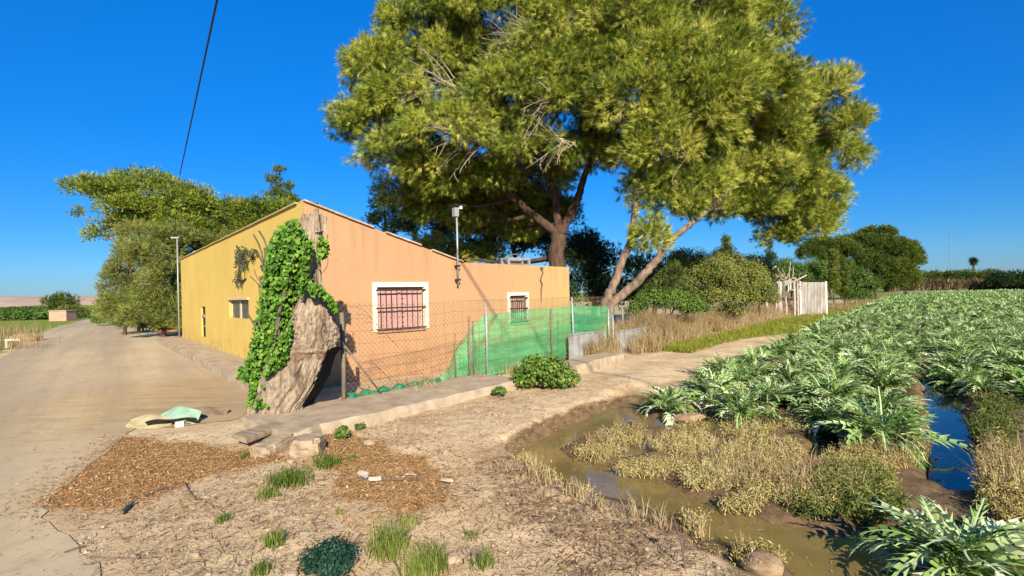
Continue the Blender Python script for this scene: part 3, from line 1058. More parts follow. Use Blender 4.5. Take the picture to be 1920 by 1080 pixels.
def leaf_crown(majors, per_m2, size, puff=.35, aspect=.55, tbase=.5, tvar=.25, low=.3):
    Vs, Ts, PC = [], [], []
    for c, r in majors:
        r = np.asarray(r, float)
        area = 4 * math.pi * ((r[0] * r[1]) ** 1.6 / 3 + (r[0] * r[2]) ** 1.6 / 3 + (r[1] * r[2]) ** 1.6 / 3) ** (1 / 1.6)
        npf = max(4, int(area / (puff * puff * 1.15)))
        pc, pv = clump_points(c, r, npf, .55, low)
        PC.append(pc)
        for p, v in zip(pc, pv):
            pr = puff * rng.uniform(.5, 1.35)
            n = max(6, int(per_m2 * pr * pr * 7.5))
            lp, lv = clump_points(p, (pr, pr, pr * .85), n, .2)
            nn = unit(lv + v * .6 + np.array((0, 0, .4)) + rng.normal(0, .55, (n, 3)))
            V, _, T = quad_leaves(lp, nn, size * rng.uniform(.6, 1.35, n), np.clip(tbase + rng.normal(0, tvar * .6) + rng.normal(0, tvar * .7, n), 0, 1), aspect)
            Vs.append(V)
            Ts.append(T)
    V = np.concatenate(Vs)
    return V, np.arange(len(V)).reshape(-1, 4), np.concatenate(Ts), PC


def px_clump(px, py, Y, rx, ry, depth=None):
    k = Y / F
    return at(px, py, Y), (1.12 * rx * k, 1.05 * (depth or (rx + ry) / 2) * k, 1.12 * ry * k)


def limb(mb, pts, r0, r1, seg=9):
    pts = [np.asarray(p, float) for p in pts]
    out, rad = [], []
    n = len(pts)
    for i in range(n - 1):
        p0, p1, p2, p3 = pts[max(i - 1, 0)], pts[i], pts[i + 1], pts[min(i + 2, n - 1)]
        for t in np.linspace(0, 1, 6, endpoint=(i == n - 2)):
            q = .5 * (2 * p1 + (p2 - p0) * t + (2 * p0 - 5 * p1 + 4 * p2 - p3) * t * t + (3 * p1 - p0 - 3 * p2 + p3) * t ** 3)
            out.append(q)
    for i in range(len(out)):
        rad.append(r0 + (r1 - r0) * (i / (len(out) - 1)) ** .8)
        if 0 < i < len(out) - 1:
            out[i] = out[i] + rng.normal(0, rad[-1] * .12, 3)
    mb.tube(out, rad, seg)
    return np.array(out), np.array(rad)


def branches(mb, axis, rad, majors, PC, twigs=3, rmax=.09, rmin=.02):
    for (c, r), pc in zip(majors, PC):
        c = np.asarray(c)
        d = np.linalg.norm(axis - c, axis=1) + np.maximum(0, axis[:, 2] - c[2] + .3) * 1.5
        i = int(np.argmin(d))
        a = axis[i]
        rb = min(rmax, rad[i] * .7)
        mid = (a + c) / 2 + np.array((0, 0, -.12 * np.linalg.norm(c - a))) + rng.normal(0, .15, 3)
        path = bezier(a, mid, c, 7)
        mb.tube(path, list(np.linspace(rb, rmin * 1.3, 7)), 6)
        for k in range(min(twigs, len(pc))):
            q = pc[int(rng.integers(len(pc)))]
            s_ = path[int(rng.integers(3, 7))]
            mb.tube(bezier(s_, (s_ + q) / 2 + rng.normal(0, .12, 3), q, 4), [rmin, rmin * .8, rmin * .6, rmin * .3], 4)


def tree(name, label, cat, loc, trunks, majors, crown, mat_, bark, group=None, twigs=3, rmax=.09, rmin=.02, part='crown'):
    """trunks: list of (points, r0, r1); crown: (V, F, tint, puff centres)"""
    t = thing(name, loc, label, cat, group)
    mb = MB()
    ax, rd = [], []
    for pts, r0, r1 in trunks:
        a, b = limb(mb, pts, r0, r1)
        ax.append(a)
        rd.append(b)
    branches(mb, np.concatenate(ax), np.concatenate(rd), majors, crown[3], twigs, rmax, rmin)
    mb.build('trunk', bark, t, sm=True)
    build(part, crown[0], crown[1], mat_, t, tint=crown[2])
    return t


# ------------------------------------------------------------------ the two big pines
MA = [px_clump(*a) for a in (
    (712, 150, 17, 62, 66), (690, 235, 17.2, 52, 42), (800, 50, 17.5, 78, 62), (770, 205, 16.5, 80, 56), (850, 255, 15.8, 88, 44),
    (745, 295, 17, 78, 36), (870, 130, 18.3, 88, 64), (940, 40, 17, 96, 72), (960, 190, 15.9, 88, 64), (1060, 70, 16.5, 96, 80),
    (1055, 205, 16, 72, 66), (1000, 285, 16.4, 84, 40), (890, 345, 18, 104, 36), (840, 400, 19.5, 70, 34), (930, 425, 20.6, 86, 34),
    (1010, 400, 20.8, 62, 34), (1100, 290, 17, 52, 40), (920, -70, 17, 150, 60), (1080, -80, 17, 130, 60), (780, 365, 19, 66, 34),
    (655, 240, 17.6, 22, 24), (690, 105, 17.3, 34, 26), (735, 45, 17.6, 26, 20), (820, 470, 21, 40, 20), (905, 480, 21.5, 50, 16),
    (1150, 250, 17.5, 50, 50), (980, 330, 19, 90, 40), (800, 130, 17.6, 80, 50), (840, 375, 19.6, 80, 36), (930, 380, 20, 80, 30), (725, 195, 17, 60, 40), (905, 235, 16.4, 80, 46), (1010, 140, 16.2, 80, 60), (820, 320, 17, 70, 36), (1090, 150, 16, 60, 70))]
baseA = at(1048, 560, 18.6); baseA[2] = -.1
fork = at(1048, 440, 18.6)
crownA = needle_crown(MA, 30, 15, .19, .0125, puff=.46, droop=.55, up=.15, tbase=.60, tvar=.33)
pineA = tree('pine_tree', 'tall spreading pine with a forked dark trunk behind the flat annex roof', 'pine tree', tuple(baseA), [
    ([baseA, at(1046, 500, 18.6), fork], .36, .29),
    ([fork, at(990, 395, 18.4), at(930, 345, 18), at(860, 290, 17.4), at(780, 220, 17.2)], .19, .05),
    ([fork, at(1040, 370, 18.3), at(1020, 280, 17.6), at(990, 120, 17.3), at(960, -20, 17.2)], .17, .06),
    ([fork, at(1078, 385, 18.4), at(1096, 330, 18.0), at(1120, 240, 17.6), at(1100, 60, 17.3)], .2, .06)],
    MA, crownA, M['needles'], M['bark'], 'tall pines behind the farmhouse', 4)
# bare pale twigs hanging in the front of the crown
def dead_branch(px, py, Y, n, L, parent):
    dt = MB()
    root = at(px, py, Y)
    hub = root + np.array((.7, .9, .1)) * L
    for _ in range(n):
        d = unit(np.array((-.8, -.35, .12)) + rng.normal(0, (.35, .35, .5), 3))
        l_ = L * rng.uniform(.8, 2.0)
        a = hub + rng.normal(0, .12, 3)
        pth = bezier(a, a + d * l_ * .55 + rng.normal(0, .12, 3), a + d * l_ + np.array((0, 0, -.22 * l_)) + rng.normal(0, .1, 3), 8)
        dt.tube(pth, list(np.linspace(.015, .004, 8)), 4, cap=False)
        for q in (2, 3, 4, 5, 6):
            e = pth[q] + unit(d + rng.normal(0, .6, 3)) * l_ * rng.uniform(.15, .32)
            dt.tube([pth[q], (pth[q] + e) / 2 + rng.normal(0, .03, 3), e], [.008, .006, .004], 3, cap=False)
    dt.build('dead_branch', M['twig'], parent)


for a in ((905, 190, 15.0, 24, 1.1), (990, 70, 15.0, 28, 1.3), (850, 250, 14.8, 24, 1.1), (940, 100, 15.0, 16, 1.1), (1035, 260, 15.0, 14, .7), (800, 150, 15.2, 16, 1.0), (1000, 180, 14.6, 22, .9)):
    dead_branch(*a, pineA)

MB_ = [px_clump(*a) for a in (
    (1185, 60, 15.6, 84, 78), (1300, 40, 15.5, 100, 80), (1415, 60, 16, 66, 62), (1200, 195, 14.8, 80, 72), (1310, 180, 14.5, 96, 78),
    (1425, 180, 15.4, 76, 72), (1250, 290, 14.9, 72, 44), (1360, 285, 18.2, 84, 54), (1460, 280, 19, 66, 56), (1540, 195, 17, 54, 54),
    (1560, 285, 19.6, 52, 44), (1595, 235, 17.2, 30, 24), (1505, 355, 19.5, 70, 36), (1430, 395, 19.5, 56, 26), (1525, 405, 20, 36, 24),
    (1475, 445, 20.2, 44, 18), (1290, -60, 15.6, 150, 50), (1232, 372, 15.4, 32, 18), (1226, 432, 14.9, 30, 16), (1385, 360, 19, 60, 26),
    (1565, 150, 17.2, 30, 26), (1440, 15, 16.2, 30, 26), (1545, 365, 19.8, 34, 26), (1130, 150, 16, 60, 80), (1600, 295, 19.6, 18, 16), (1280, 240, 14.6, 90, 50), (1395, 235, 17.6, 84, 44), (1330, 110, 15, 100, 56), (1500, 255, 18.8, 56, 44), (1450, 335, 19.2, 60, 30), (1230, 130, 15, 90, 60), (1268, 392, 15.3, 46, 22), (1335, 345, 15.8, 56, 36), (1420, 325, 17, 62, 38), (1400, 380, 17.6, 56, 26), (1355, 398, 16.8, 36, 16), (1480, 320, 18.5, 56, 36), (1440, 250, 17, 60, 40), (1515, 425, 20, 46, 26), (1470, 400, 19.8, 46, 24), (1550, 395, 20, 30, 26), (1218, 345, 15.4, 44, 34), (1330, 385, 17.4, 44, 20), (1222, 452, 15, 26, 16), (1290, 345, 15.2, 60, 30))]
baseB = at(1128, 598, 15.3); baseB[2] = -.1
crownB = needle_crown(MB_, 29, 15, .18, .0125, puff=.44, droop=.2, up=.3, tbase=.64, tvar=.31)
pineB = tree('pine_tree', 'leaning pine with two bare trunks rising at the end of the green net', 'pine tree', tuple(baseB), [
    ([baseB, at(1137, 565, 15.3), at(1151, 535, 15.3), at(1168, 484, 15.3), at(1182, 455, 15.3), at(1189, 404, 15.3), at(1194, 350, 15.4), at(1205, 260, 15.6), at(1240, 80, 15.7)], .165, .07),
    ([baseB + np.array((.06, -.12, 0)), at(1146, 572, 15.2), at(1183, 541, 15.1), at(1216, 506, 15.0), at(1238, 478, 15.0), at(1262, 448, 15.0), at(1293, 421, 15.0), at(1350, 375, 16.4), at(1430, 290, 18.4), at(1500, 220, 19)], .17, .06),
    ([at(1293, 425, 15.0), at(1330, 395, 16.2), at(1420, 385, 18.5), at(1490, 370, 19.6)], .07, .03)],
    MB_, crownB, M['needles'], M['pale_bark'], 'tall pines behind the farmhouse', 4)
for a in ((1280, 280, 14.1, 14, .5), (1180, 180, 14.3, 10, .5), (1330, 330, 16.6, 12, .6)):
    dead_branch(*a, pineB)

# ------------------------------------------------------------------ trees and bushes behind the house and along the field
DENSE = dict(tvar=.28)


def simple_tree(name, label, cat, base_px, Y, clumps, mat_, kind='needle', group=None, r=.14, puff=.45, dens=14, size=.17, bark=None, k=6, w=.03, tbase=.5, lean=None):
    mj = [px_clump(px, py, Y + dy, rx, ry) for px, py, dy, rx, ry in clumps]
    b = at(base_px, 560, Y)
    b[2] = -.1
    if kind == 'needle':
        cr_ = needle_crown(mj, dens, k, size, w, puff=puff, tbase=tbase)
    else:
        cr_ = leaf_crown(mj, dens, size, puff=puff, tbase=tbase)
    top = mj[int(np.argmax([c[2] for c, _ in mj]))][0]
    cen = np.mean([c for c, _ in mj], 0)
    pts = [b] + ([at(px, py, Y) for px, py in lean] if lean else [b * .55 + cen * .45 + rng.normal(0, .1, 3)]) + [cen, top]
    if not lean:
        pts = [b, (b * (1, 1, 0) * .5 + cen * (1, 1, 0) * .5) + np.array((0, 0, cen[2] * .5)), cen, top * .8 + cen * .2]
    return tree(name, label, cat, tuple(b), [(pts, r, r * .3)], mj, cr_, mat_, bark or M['bark'], group, 2, r * .5, .02)


G1 = 'trees behind the far corner of the house'
simple_tree('pine_tree', 'pine leaning out to the left over the road with a bare pale trunk', 'pine tree', 262, 27, (
    (160, 350, 0, 34, 17), (200, 362, 0, 42, 24), (235, 392, 0, 40, 24), (150, 400, 0, 12, 5), (195, 425, 0, 16, 8), (185, 440, 0, 22, 9), (215, 345, 0, 26, 12),
    (240, 420, .5, 30, 16)),
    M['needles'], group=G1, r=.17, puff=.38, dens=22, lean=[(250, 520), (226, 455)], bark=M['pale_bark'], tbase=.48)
simple_tree('pine_tree', 'round-topped pine, highest of the group beyond the ochre wall', 'pine tree', 290, 28, (
    (262, 338, 0, 38, 17), (300, 365, 0, 60, 28), (350, 385, 0, 46, 30), (275, 410, 0, 48, 34), (330, 430, 0, 60, 34)), M['needles'], group=G1, puff=.45, dens=22, tbase=.5)
simple_tree('pine_tree', 'dense pine whose crown stretches low above the ochre parapet', 'pine tree', 420, 29, (
    (395, 395, 0, 54, 26), (445, 402, 0, 50, 26), (490, 402, 0, 36, 20), (400, 440, 0, 66, 30), (470, 430, 0, 40, 25), (525, 395, 0, 34, 16)), M['needles'], group=G1, puff=.45, dens=22, tbase=.42)
simple_tree('conifer_tree', 'slender conifer with tiered branches poking above the ochre parapet', 'conifer tree', 522, 31, (
    (522, 320, 0, 9, 7), (515, 337, 0, 14, 6), (530, 350, 0, 17, 6), (520, 366, 0, 24, 7), (533, 380, 0, 26, 8), (515, 392, 0, 30, 9), (545, 376, 0, 12, 6)),
    M['far_needles'], puff=.26, dens=26, r=.1, tbase=.42)
simple_tree('tamarisk_bush', 'tall grey-green feathery bush at the road bend beside the house corner', 'bush', 305, 23, (
    (300, 480, 0, 44, 52), (315, 540, 0, 42, 50), (290, 580, -.3, 50, 34), (320, 600, 0, 34, 24), (270, 602, -.6, 40, 16), (340, 606, -.3, 16, 18), (325, 450, .4, 34, 30), (330, 590, 0, 20, 26)), M['tamarisk'], 'needle', G1, r=.12, puff=.36, dens=30, size=.14, w=.024, tbase=.62)
simple_tree('tamarisk_bush', 'rounded yellow-green feathery bush nearest the bend of the road', 'bush', 232, 25, (
    (228, 540, 0, 30, 36), (250, 500, 0, 34, 40), (240, 578, -.3, 40, 30), (205, 580, 0, 12, 24), (262, 450, .6, 34, 34)), M['tamarisk'], 'needle', G1, r=.1, puff=.36, dens=30, size=.14, w=.024, tbase=.75)
simple_tree('tamarisk_bush', 'dark shaded bush squeezed between the house corner and the feathery bushes', 'bush', 355, 24.5, (
    (350, 470, 0, 40, 36), (352, 530, 0, 30, 60), (420, 470, 1, 50, 30)), M['olive'], 'needle', G1, r=.1, puff=.36, dens=30, size=.14, w=.024, tbase=.5)
GV = 'low shrubs at the edge of the road bend'
for i, (px, py, Y, rx, ry, lab) in enumerate((
        (208, 601, 27, 30, 9, 'low bright green shrub at the inner corner of the road bend'),
        (248, 601, 25, 34, 11, 'low green shrub midway along the foot of the feathery bushes'),
        (286, 611, 22, 16, 11, 'small fresh green shrub beside the heap of earth by the pavement'))):
    p = gp(px, py + ry, 0)
    mj = [px_clump(px, py, p[1], rx, ry), px_clump(px + rx * .6, py + 1, p[1] + .1, rx * .5, ry * .8)]
    v, f, tt, _ = leaf_crown(mj, 170, .085, puff=.2, tbase=.6)
    tag(build('low_shrub', v, f, M['bush'], None, tuple(p), tint=tt), lab, 'shrub', GV)
simple_tree('pine_tree', 'small pine crown showing between the salmon gable and the big pine', 'pine tree', 735, 23, (
    (715, 385, 0, 22, 13), (730, 410, 0, 28, 13), (700, 412, 0, 10, 7), (745, 432, 0, 24, 13), (715, 360, 0, 10, 6)), M['needles'], puff=.3, dens=24, r=.09, tbase=.5)
simple_tree('cypress_tree', 'tiny cypress tip showing above the salmon gable slope', 'cypress', 778, 34, ((778, 445, 0, 5, 14), (778, 470, 0, 7, 18)), M['dark_needles'], puff=.22, dens=50, size=.12, r=.08)
simple_tree('pine_tree', 'pine coloured dark for the shade in the gap below the big pine crown', 'pine tree', 1000, 23.5, (
    (960, 455, 0, 56, 28), (870, 470, 0, 44, 20), (1010, 460, 0, 44, 32), (1085, 470, 0, 30, 24), (830, 390, -1, 60, 36), (880, 430, -1, 60, 36), (950, 410, -1.5, 60, 34), (1000, 395, -1.5, 50, 38), (900, 370, -1.5, 60, 30), (1055, 405, -1, 30, 28), (790, 415, -1, 28, 22), (1060, 480, -1, 30, 26)), M['dark_needles'], puff=.5, dens=22, tbase=.18)  # darker needle colour here stands for shade under the big crown
G2 = 'dark bushes beneath the leaning pine'
simple_tree('dense_bush', 'black-green dense bush between the annex and the leaning trunks', 'bush', 1110, 19.5, (
    (1105, 485, 0, 34, 30), (1100, 545, 0, 38, 40), (1140, 505, 0, 30, 34), (1150, 555, 0, 38, 36), (1090, 450, .5, 22, 16)), M['dark_needles'], 'needle', G2, puff=.4, dens=24, size=.15, tbase=.25)
simple_tree('dense_bush', 'dark bush directly behind the slanting bare trunk', 'bush', 1225, 19, (
    (1200, 500, 0, 26, 30), (1225, 545, 0, 38, 36), (1260, 530, 0, 28, 34)), M['tamarisk'], 'needle', G2, puff=.36, dens=26, size=.14, tbase=.3)
G3 = 'shrubs behind the dry grass along the field'
simple_tree('shrub', 'mid-green shrub right of the slanting trunk, lightest at its top left', 'shrub', 1285, 20.5, (
    (1290, 495, 0, 32, 24), (1275, 535, 0, 36, 34), (1315, 545, 0, 34, 42), (1268, 488, -.3, 14, 14), (1310, 510, 0, 30, 26)), M['olive'], 'leaf', G3, r=.08, puff=.3, dens=120, size=.075, tbase=.55)
simple_tree('shrub', 'low leafy shrub in front of the dark bush by the wire fence', 'shrub', 1235, 16.5, (
    (1225, 565, 0, 30, 20), (1265, 570, 0, 32, 22), (1200, 588, 0, 18, 16), (1300, 578, .4, 26, 18)), M['bush'], 'leaf', G3, r=.05, puff=.22, dens=150, size=.07, tbase=.5)
simple_tree('shrub', 'large rounded olive-green shrub standing in the dry grass', 'shrub', 1362, 20, (
    (1350, 520, 0, 36, 42), (1390, 530, 0, 42, 40), (1365, 560, 0, 48, 30), (1360, 488, 0, 22, 20), (1418, 545, 0, 22, 34), (1370, 582, 0, 24, 14)), M['olive'], 'leaf', G3, r=.08, puff=.28, dens=130, size=.07, tbase=.72)
simple_tree('shrub', 'loose thin shrub between the olive-green shrub and the pergola', 'shrub', 1425, 24, (
    (1412, 505, 0, 24, 24), (1432, 520, 0, 18, 26), (1395, 495, 0, 18, 16), (1438, 560, 0, 16, 30), (1415, 560, 0, 20, 26)), M['olive'], 'leaf', G3, r=.06, puff=.28, dens=100, size=.075, tbase=.6)
simple_tree('cypress_tree', 'narrow green cypress rising behind the olive-green shrub', 'cypress', 1363, 36, ((1363, 452, 0, 4, 10), (1363, 472, 0, 7, 16), (1363, 500, 0, 9, 22)), M['far_needles'], puff=.25, dens=40, size=.14, r=.08, tbase=.45)
simple_tree('cypress_tree', 'dark ragged conifer spire below the right end of the big crown', 'cypress', 1443, 38, ((1443, 466, 0, 3, 12), (1444, 490, 0, 8, 14), (1446, 512, 0, 11, 14)), M['dark_needles'], puff=.3, dens=36, size=.15, r=.08)
G4 = 'trees at the far end of the verge'
for lab, bx, Y, cl, mt, tb_, nm, ct in (
        ('low round bright-leaved tree just behind the pergola', 1480, 42, ((1470, 505, 0, 26, 17), (1490, 522, 0, 30, 22), (1455, 520, 0, 16, 20)), 'bush', .3, 'leafy_tree', 'tree'),
        ('low round tree just behind the pale sheet gate', 1530, 43, ((1530, 508, 0, 26, 17), (1545, 530, 0, 28, 22), (1515, 530, 0, 20, 20)), 'bush', .4, 'leafy_tree', 'tree'),
        ('flat-topped pine at the left of the far group', 1560, 60, ((1550, 530, 0, 40, 22), (1510, 525, 0, 30, 22), (1540, 460, 0, 30, 12), (1570, 470, 0, 34, 18), (1520, 475, 0, 24, 14), (1560, 495, 0, 30, 14)), 'far_needles', .4, 'pine_tree', 'pine tree'),
        ('tallest domed pine of the far group', 1645, 62, ((1645, 440, 0, 28, 14), (1625, 460, 0, 38, 20), (1662, 470, 0, 32, 26), (1600, 455, 0, 24, 14), (1640, 500, 0, 44, 24), (1600, 480, 0, 30, 20), (1655, 528, 0, 34, 20), (1615, 525, 0, 34, 22), (1580, 530, 0, 30, 20)), 'far_needles', .42, 'pine_tree', 'pine tree'),
        ('rounded pine at the right end of the far group', 1700, 62, ((1690, 470, 0, 26, 16), (1702, 492, 0, 24, 22), (1680, 500, 0, 24, 24), (1714, 480, 0, 12, 12), (1690, 515, 0, 22, 14), (1700, 528, 0, 22, 14), (1675, 532, 0, 20, 12)), 'far_needles', .55, 'pine_tree', 'pine tree'),
        ('dense dark green bush below the domed pine', 1605, 44, ((1605, 525, 0, 20, 24), (1620, 540, 0, 18, 18), (1590, 545, 0, 14, 16), (1608, 556, 0, 20, 10)), 'bush', .25, 'dense_bush', 'bush')):
    simple_tree(nm, lab, ct, bx, Y, cl, M[mt], 'leaf' if mt == 'bush' else 'needle', G4, r=.14, puff=.5, dens=60 if mt == 'bush' else 16, size=.13 if mt == 'bush' else .26, w=.055, tbase=tb_)
for px, h0, h1, lab, tb_ in ((1563, 474, 556, 'slim yellowing cypress right of the pale sheet gate', .8), (1584, 500, 560, 'short slim cypress beside the yellowing one', .5)):
    simple_tree('cypress_tree', lab, 'cypress', px, 40, [(px, h0 + (h1 - h0) * q, 0, 3 + 5 * q, (h1 - h0) * .16) for q in (.08, .3, .55, .8)], M['far_needles'], 'needle', 'slim cypresses by the sheet gate', r=.06, puff=.2, dens=50, size=.13, tbase=tb_)

# ------------------------------------------------------------------ old hollow trunk
TY = 6.7
PROF = [(790, 450, 572), (784, 455, 567), (770, 470, 574), (755, 477, 584), (740, 482, 594), (715, 488, 611), (690, 498, 621), (668, 508, 628), (645, 520, 634), (620, 534, 634),
        (595, 545, 629), (568, 556, 622), (552, 560, 612), (530, 562, 604), (500, 563, 601), (470, 565, 601), (440, 566, 605), (418, 566, 607)]
M['stump'] = simple('weathered_grey_trunk', (.44, .33, .22), (.16, .105, .07), 6, .95, 1.0, .06, stretch=(1, 1, .22), detail=9)
def stump_mat():
    m, nt, b = nodes_of('cracked_grey_wood')
    n1 = noise(nt, 7, 9, .65, stretch=(1, 1, .22))
    n2 = noise(nt, 26, 6, .7, stretch=(1, 1, .3))
    c = ramp(nt, n1, [(.34, (.11, .075, .052)), (.5, (.31, .235, .16)), (.68, (.46, .36, .25))])
    c = mixc(nt, ramp(nt, n2, [(.50, (0, 0, 0)), (.66, (.8, .8, .8))]), c, (.10, .06, .04))
    nt.links.new(c, b.inputs['Base Color'])
    b.inputs['Roughness'].default_value = .95
    b.inputs['Specular IOR Level'].default_value = .1
    bump(nt, b, mixc(nt, .5, n1, n2), 1.0, .06)
    return m


M['stump'] = stump_mat()
M['hollow_shade'] = simple('shade_black_hollow', (.012, .008, .007), (.005, .004, .004), 9, 1.0, .6, .03)  # near-black colour stands for the shade inside the hollow
base = at(512, 786, TY)
stump = thing('tree_trunk', (base[0], base[1], .05), 'broken hollow old tree trunk overgrown with ivy at the house corner', 'tree trunk')
SEG, NZ = 170, 170
py_all = np.linspace(790, 412, NZ)
pr = np.array(PROF)[::-1]
lf = np.interp(py_all, pr[:, 0], pr[:, 1])
rt = np.interp(py_all, pr[:, 0], pr[:, 2])
V, mi = [], []
HOL = [(566, 784), (568, 760), (584, 735), (596, 706), (605, 682), (612, 662), (624, 652), (640, 650), (640, 690), (626, 722), (606, 750), (584, 780)]
for i, py in enumerate(py_all):
    c = at((lf[i] + rt[i]) / 2, py, TY)
    r = (rt[i] - lf[i]) / 2 / F * TY
    for j in range(SEG):
        w = 2 * math.pi * j / SEG          # w=0 right, 3pi/2 towards the camera
        x, y = math.cos(w), math.sin(w)
        f1 = fbm(np.array([w * 5.0 + 9 + .3 * math.sin(i * .08)]), np.array([i * .033]), 4)[0] - .5
        f2 = fbm(np.array([x * 2.2 + 30]), np.array([i * .066 + y * 2]), 3)[0] - .5
        f3 = abs(math.sin(w * 11 + 2.5 * fbm(np.array([w * 2.0]), np.array([i * .044]), 3)[0] * 3)) ** .5 - .8
        k = .92 + .18 * f1 + .14 * f2 + (.10 * f3 if i < 95 else .06 * f3) + .05 * (fbm(np.array([w * 22.0]), np.array([i * .12]), 2)[0] - .5)
        if 58 < i < 92:
            k += .16 * (fbm(np.array([w * 7]), np.array([i * .42]), 3)[0] - .5)
        p = c + np.array((x * r * k, y * r * .85 * k, 0))
        cw = fbm(np.array([w * 13.0]), np.array([i * .05 + 2 * f1]), 3)[0]
        k -= .16 * max(0.0, 1 - abs(cw - .5) / .05)
        if 628 < py < 650:
            k += .09 + .05 * f2
        if 650 <= py < 682:
            k -= .10 + .25 * (fbm(np.array([w * 9]), np.array([i * .9]), 3)[0] - .5)
        if py > 770:
            k += .25 * ((py - 770) / 20) ** 2 * (.6 + .8 * abs(math.sin(w * 2.5 + 1)))
        if i > NZ - 4:
            p[2] += .14 * (fbm(np.array([w * 3.2]), np.array([3.0]), 3)[0] - .42) + (.07 if .2 < w < 1.6 else 0)
        V.append(p)
V = np.array(V)
# the hollow: where the photograph shows it the shell is pushed in and coloured black for shade
proj = CAM + (V - CAM) / V[:, 1:2]
qx = (proj[:, 0] * F) * cr - (proj[:, 2] - CAM_H) * F * sr + 960
qy = 552 - ((proj[:, 0] * F) * sr + (proj[:, 2] - CAM_H) * F * cr)
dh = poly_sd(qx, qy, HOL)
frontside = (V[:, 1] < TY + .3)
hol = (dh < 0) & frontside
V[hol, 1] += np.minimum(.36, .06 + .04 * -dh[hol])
V[hol, 0] -= np.minimum(.12, .006 * -dh[hol])
Fs, mi = [], []
for i in range(NZ - 1):
    for j in range(SEG):
        q = [i * SEG + j, i * SEG + (j + 1) % SEG, (i + 1) * SEG + (j + 1) % SEG, (i + 1) * SEG + j]
        Fs.append(q)
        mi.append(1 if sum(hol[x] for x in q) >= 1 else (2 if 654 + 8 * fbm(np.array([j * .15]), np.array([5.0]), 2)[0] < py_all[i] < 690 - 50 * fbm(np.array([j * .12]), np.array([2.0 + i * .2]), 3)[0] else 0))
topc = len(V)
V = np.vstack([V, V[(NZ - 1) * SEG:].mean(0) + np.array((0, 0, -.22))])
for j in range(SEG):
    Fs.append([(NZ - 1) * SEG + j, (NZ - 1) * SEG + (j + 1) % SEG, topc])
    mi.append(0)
build('wood', V, Fs, [M['stump'], M['hollow_shade'], simple('rotten_brown_wood', (.27, .165, .095), (.07, .04, .025), 22, .95, 1.0, .05)], stump, midx=mi)
sp = MB()
for k in range(16):
    px, py = rng.uniform(566, 607), 420
    p = at(px, py, TY + rng.uniform(-.1, .1))
    h = rng.uniform(.06, .16) + (.06 if 585 < px < 600 else 0)
    sp.box(p + np.array((0, 0, h / 2 - .06)), (rng.uniform(.03, .07), rng.uniform(.02, .05), h + .1), unit(np.array((1, rng.normal(0, .5), 0))), unit(np.array((rng.normal(0, .06), 0, 1))), jit=.008)
sp.build('splinters', M['stump'], stump)

# ivy: leaves lie over the left of the trunk, hang down to its foot, and a side spray reaches right
IVY = [[(540, 418), (558, 414), (572, 440), (584, 458), (584, 475), (576, 500), (572, 530), (566, 555), (552, 575), (545, 600), (545, 640), (536, 685), (518, 690), (497, 708),
        (480, 722), (462, 708), (456, 702), (468, 660), (477, 620), (485, 580), (492, 530), (499, 490), (505, 455), (514, 440)],
       [(600, 445), (612, 452), (616, 475), (600, 490), (596, 470)],
       [(578, 525), (600, 540), (622, 560), (634, 586), (626, 585), (606, 556), (580, 548)],
       [(468, 715), (488, 715), (484, 745), (498, 762), (480, 766), (464, 758), (470, 740)],
       [(448, 690), (470, 690), (480, 712), (460, 716), (448, 708)]]
ivy = thing('ivy', tuple(at(480, 760, TY - .3)), 'thick bright green ivy climbing the left side of the old hollow trunk', 'climbing plant')
cs, nn, ts_ = [], [], []
for ip, poly in enumerate(IVY):
    P = np.array(poly, float)
    lo, hi = P.min(0), P.max(0)
    want = (6800, 200, 460, 400, 220)[ip]
    x = rng.uniform(lo[0] - 4, hi[0] + 4, want * 6)
    y = rng.uniform(lo[1] - 4, hi[1] + 4, want * 6)
    sdv = poly_sd(x, y, P) + rng.normal(0, 2.0, len(x))
    ok = np.where(sdv < 0)[0][:want]
    cl = fbm(x[ok] * .06, y[ok] * .06, 3)
    for q, cc in zip(ok, cl):
        inn = min(1.0, -sdv[q] / 38)
        l_ = np.interp(y[q], pr[:, 0], pr[:, 1])
        over = x[q] > l_ + 4                 # in front of the wood, else left of it
        front = TY - (.36 if over else .08) - .24 * math.sqrt(inn) * (cc + .25)
        Yd = front + rng.uniform(0, .16 if over else .5)
        cs.append(at(x[q], y[q], Yd))
        nn.append((-.15 + rng.normal(0, .45), -.75 + rng.normal(0, .4), .45 + rng.normal(0, .4)))
        ts_.append(np.clip(.30 + .5 * (cc - .4) + rng.normal(0, .2), 0, 1))
cs, nn = np.array(cs), unit(np.array(nn))
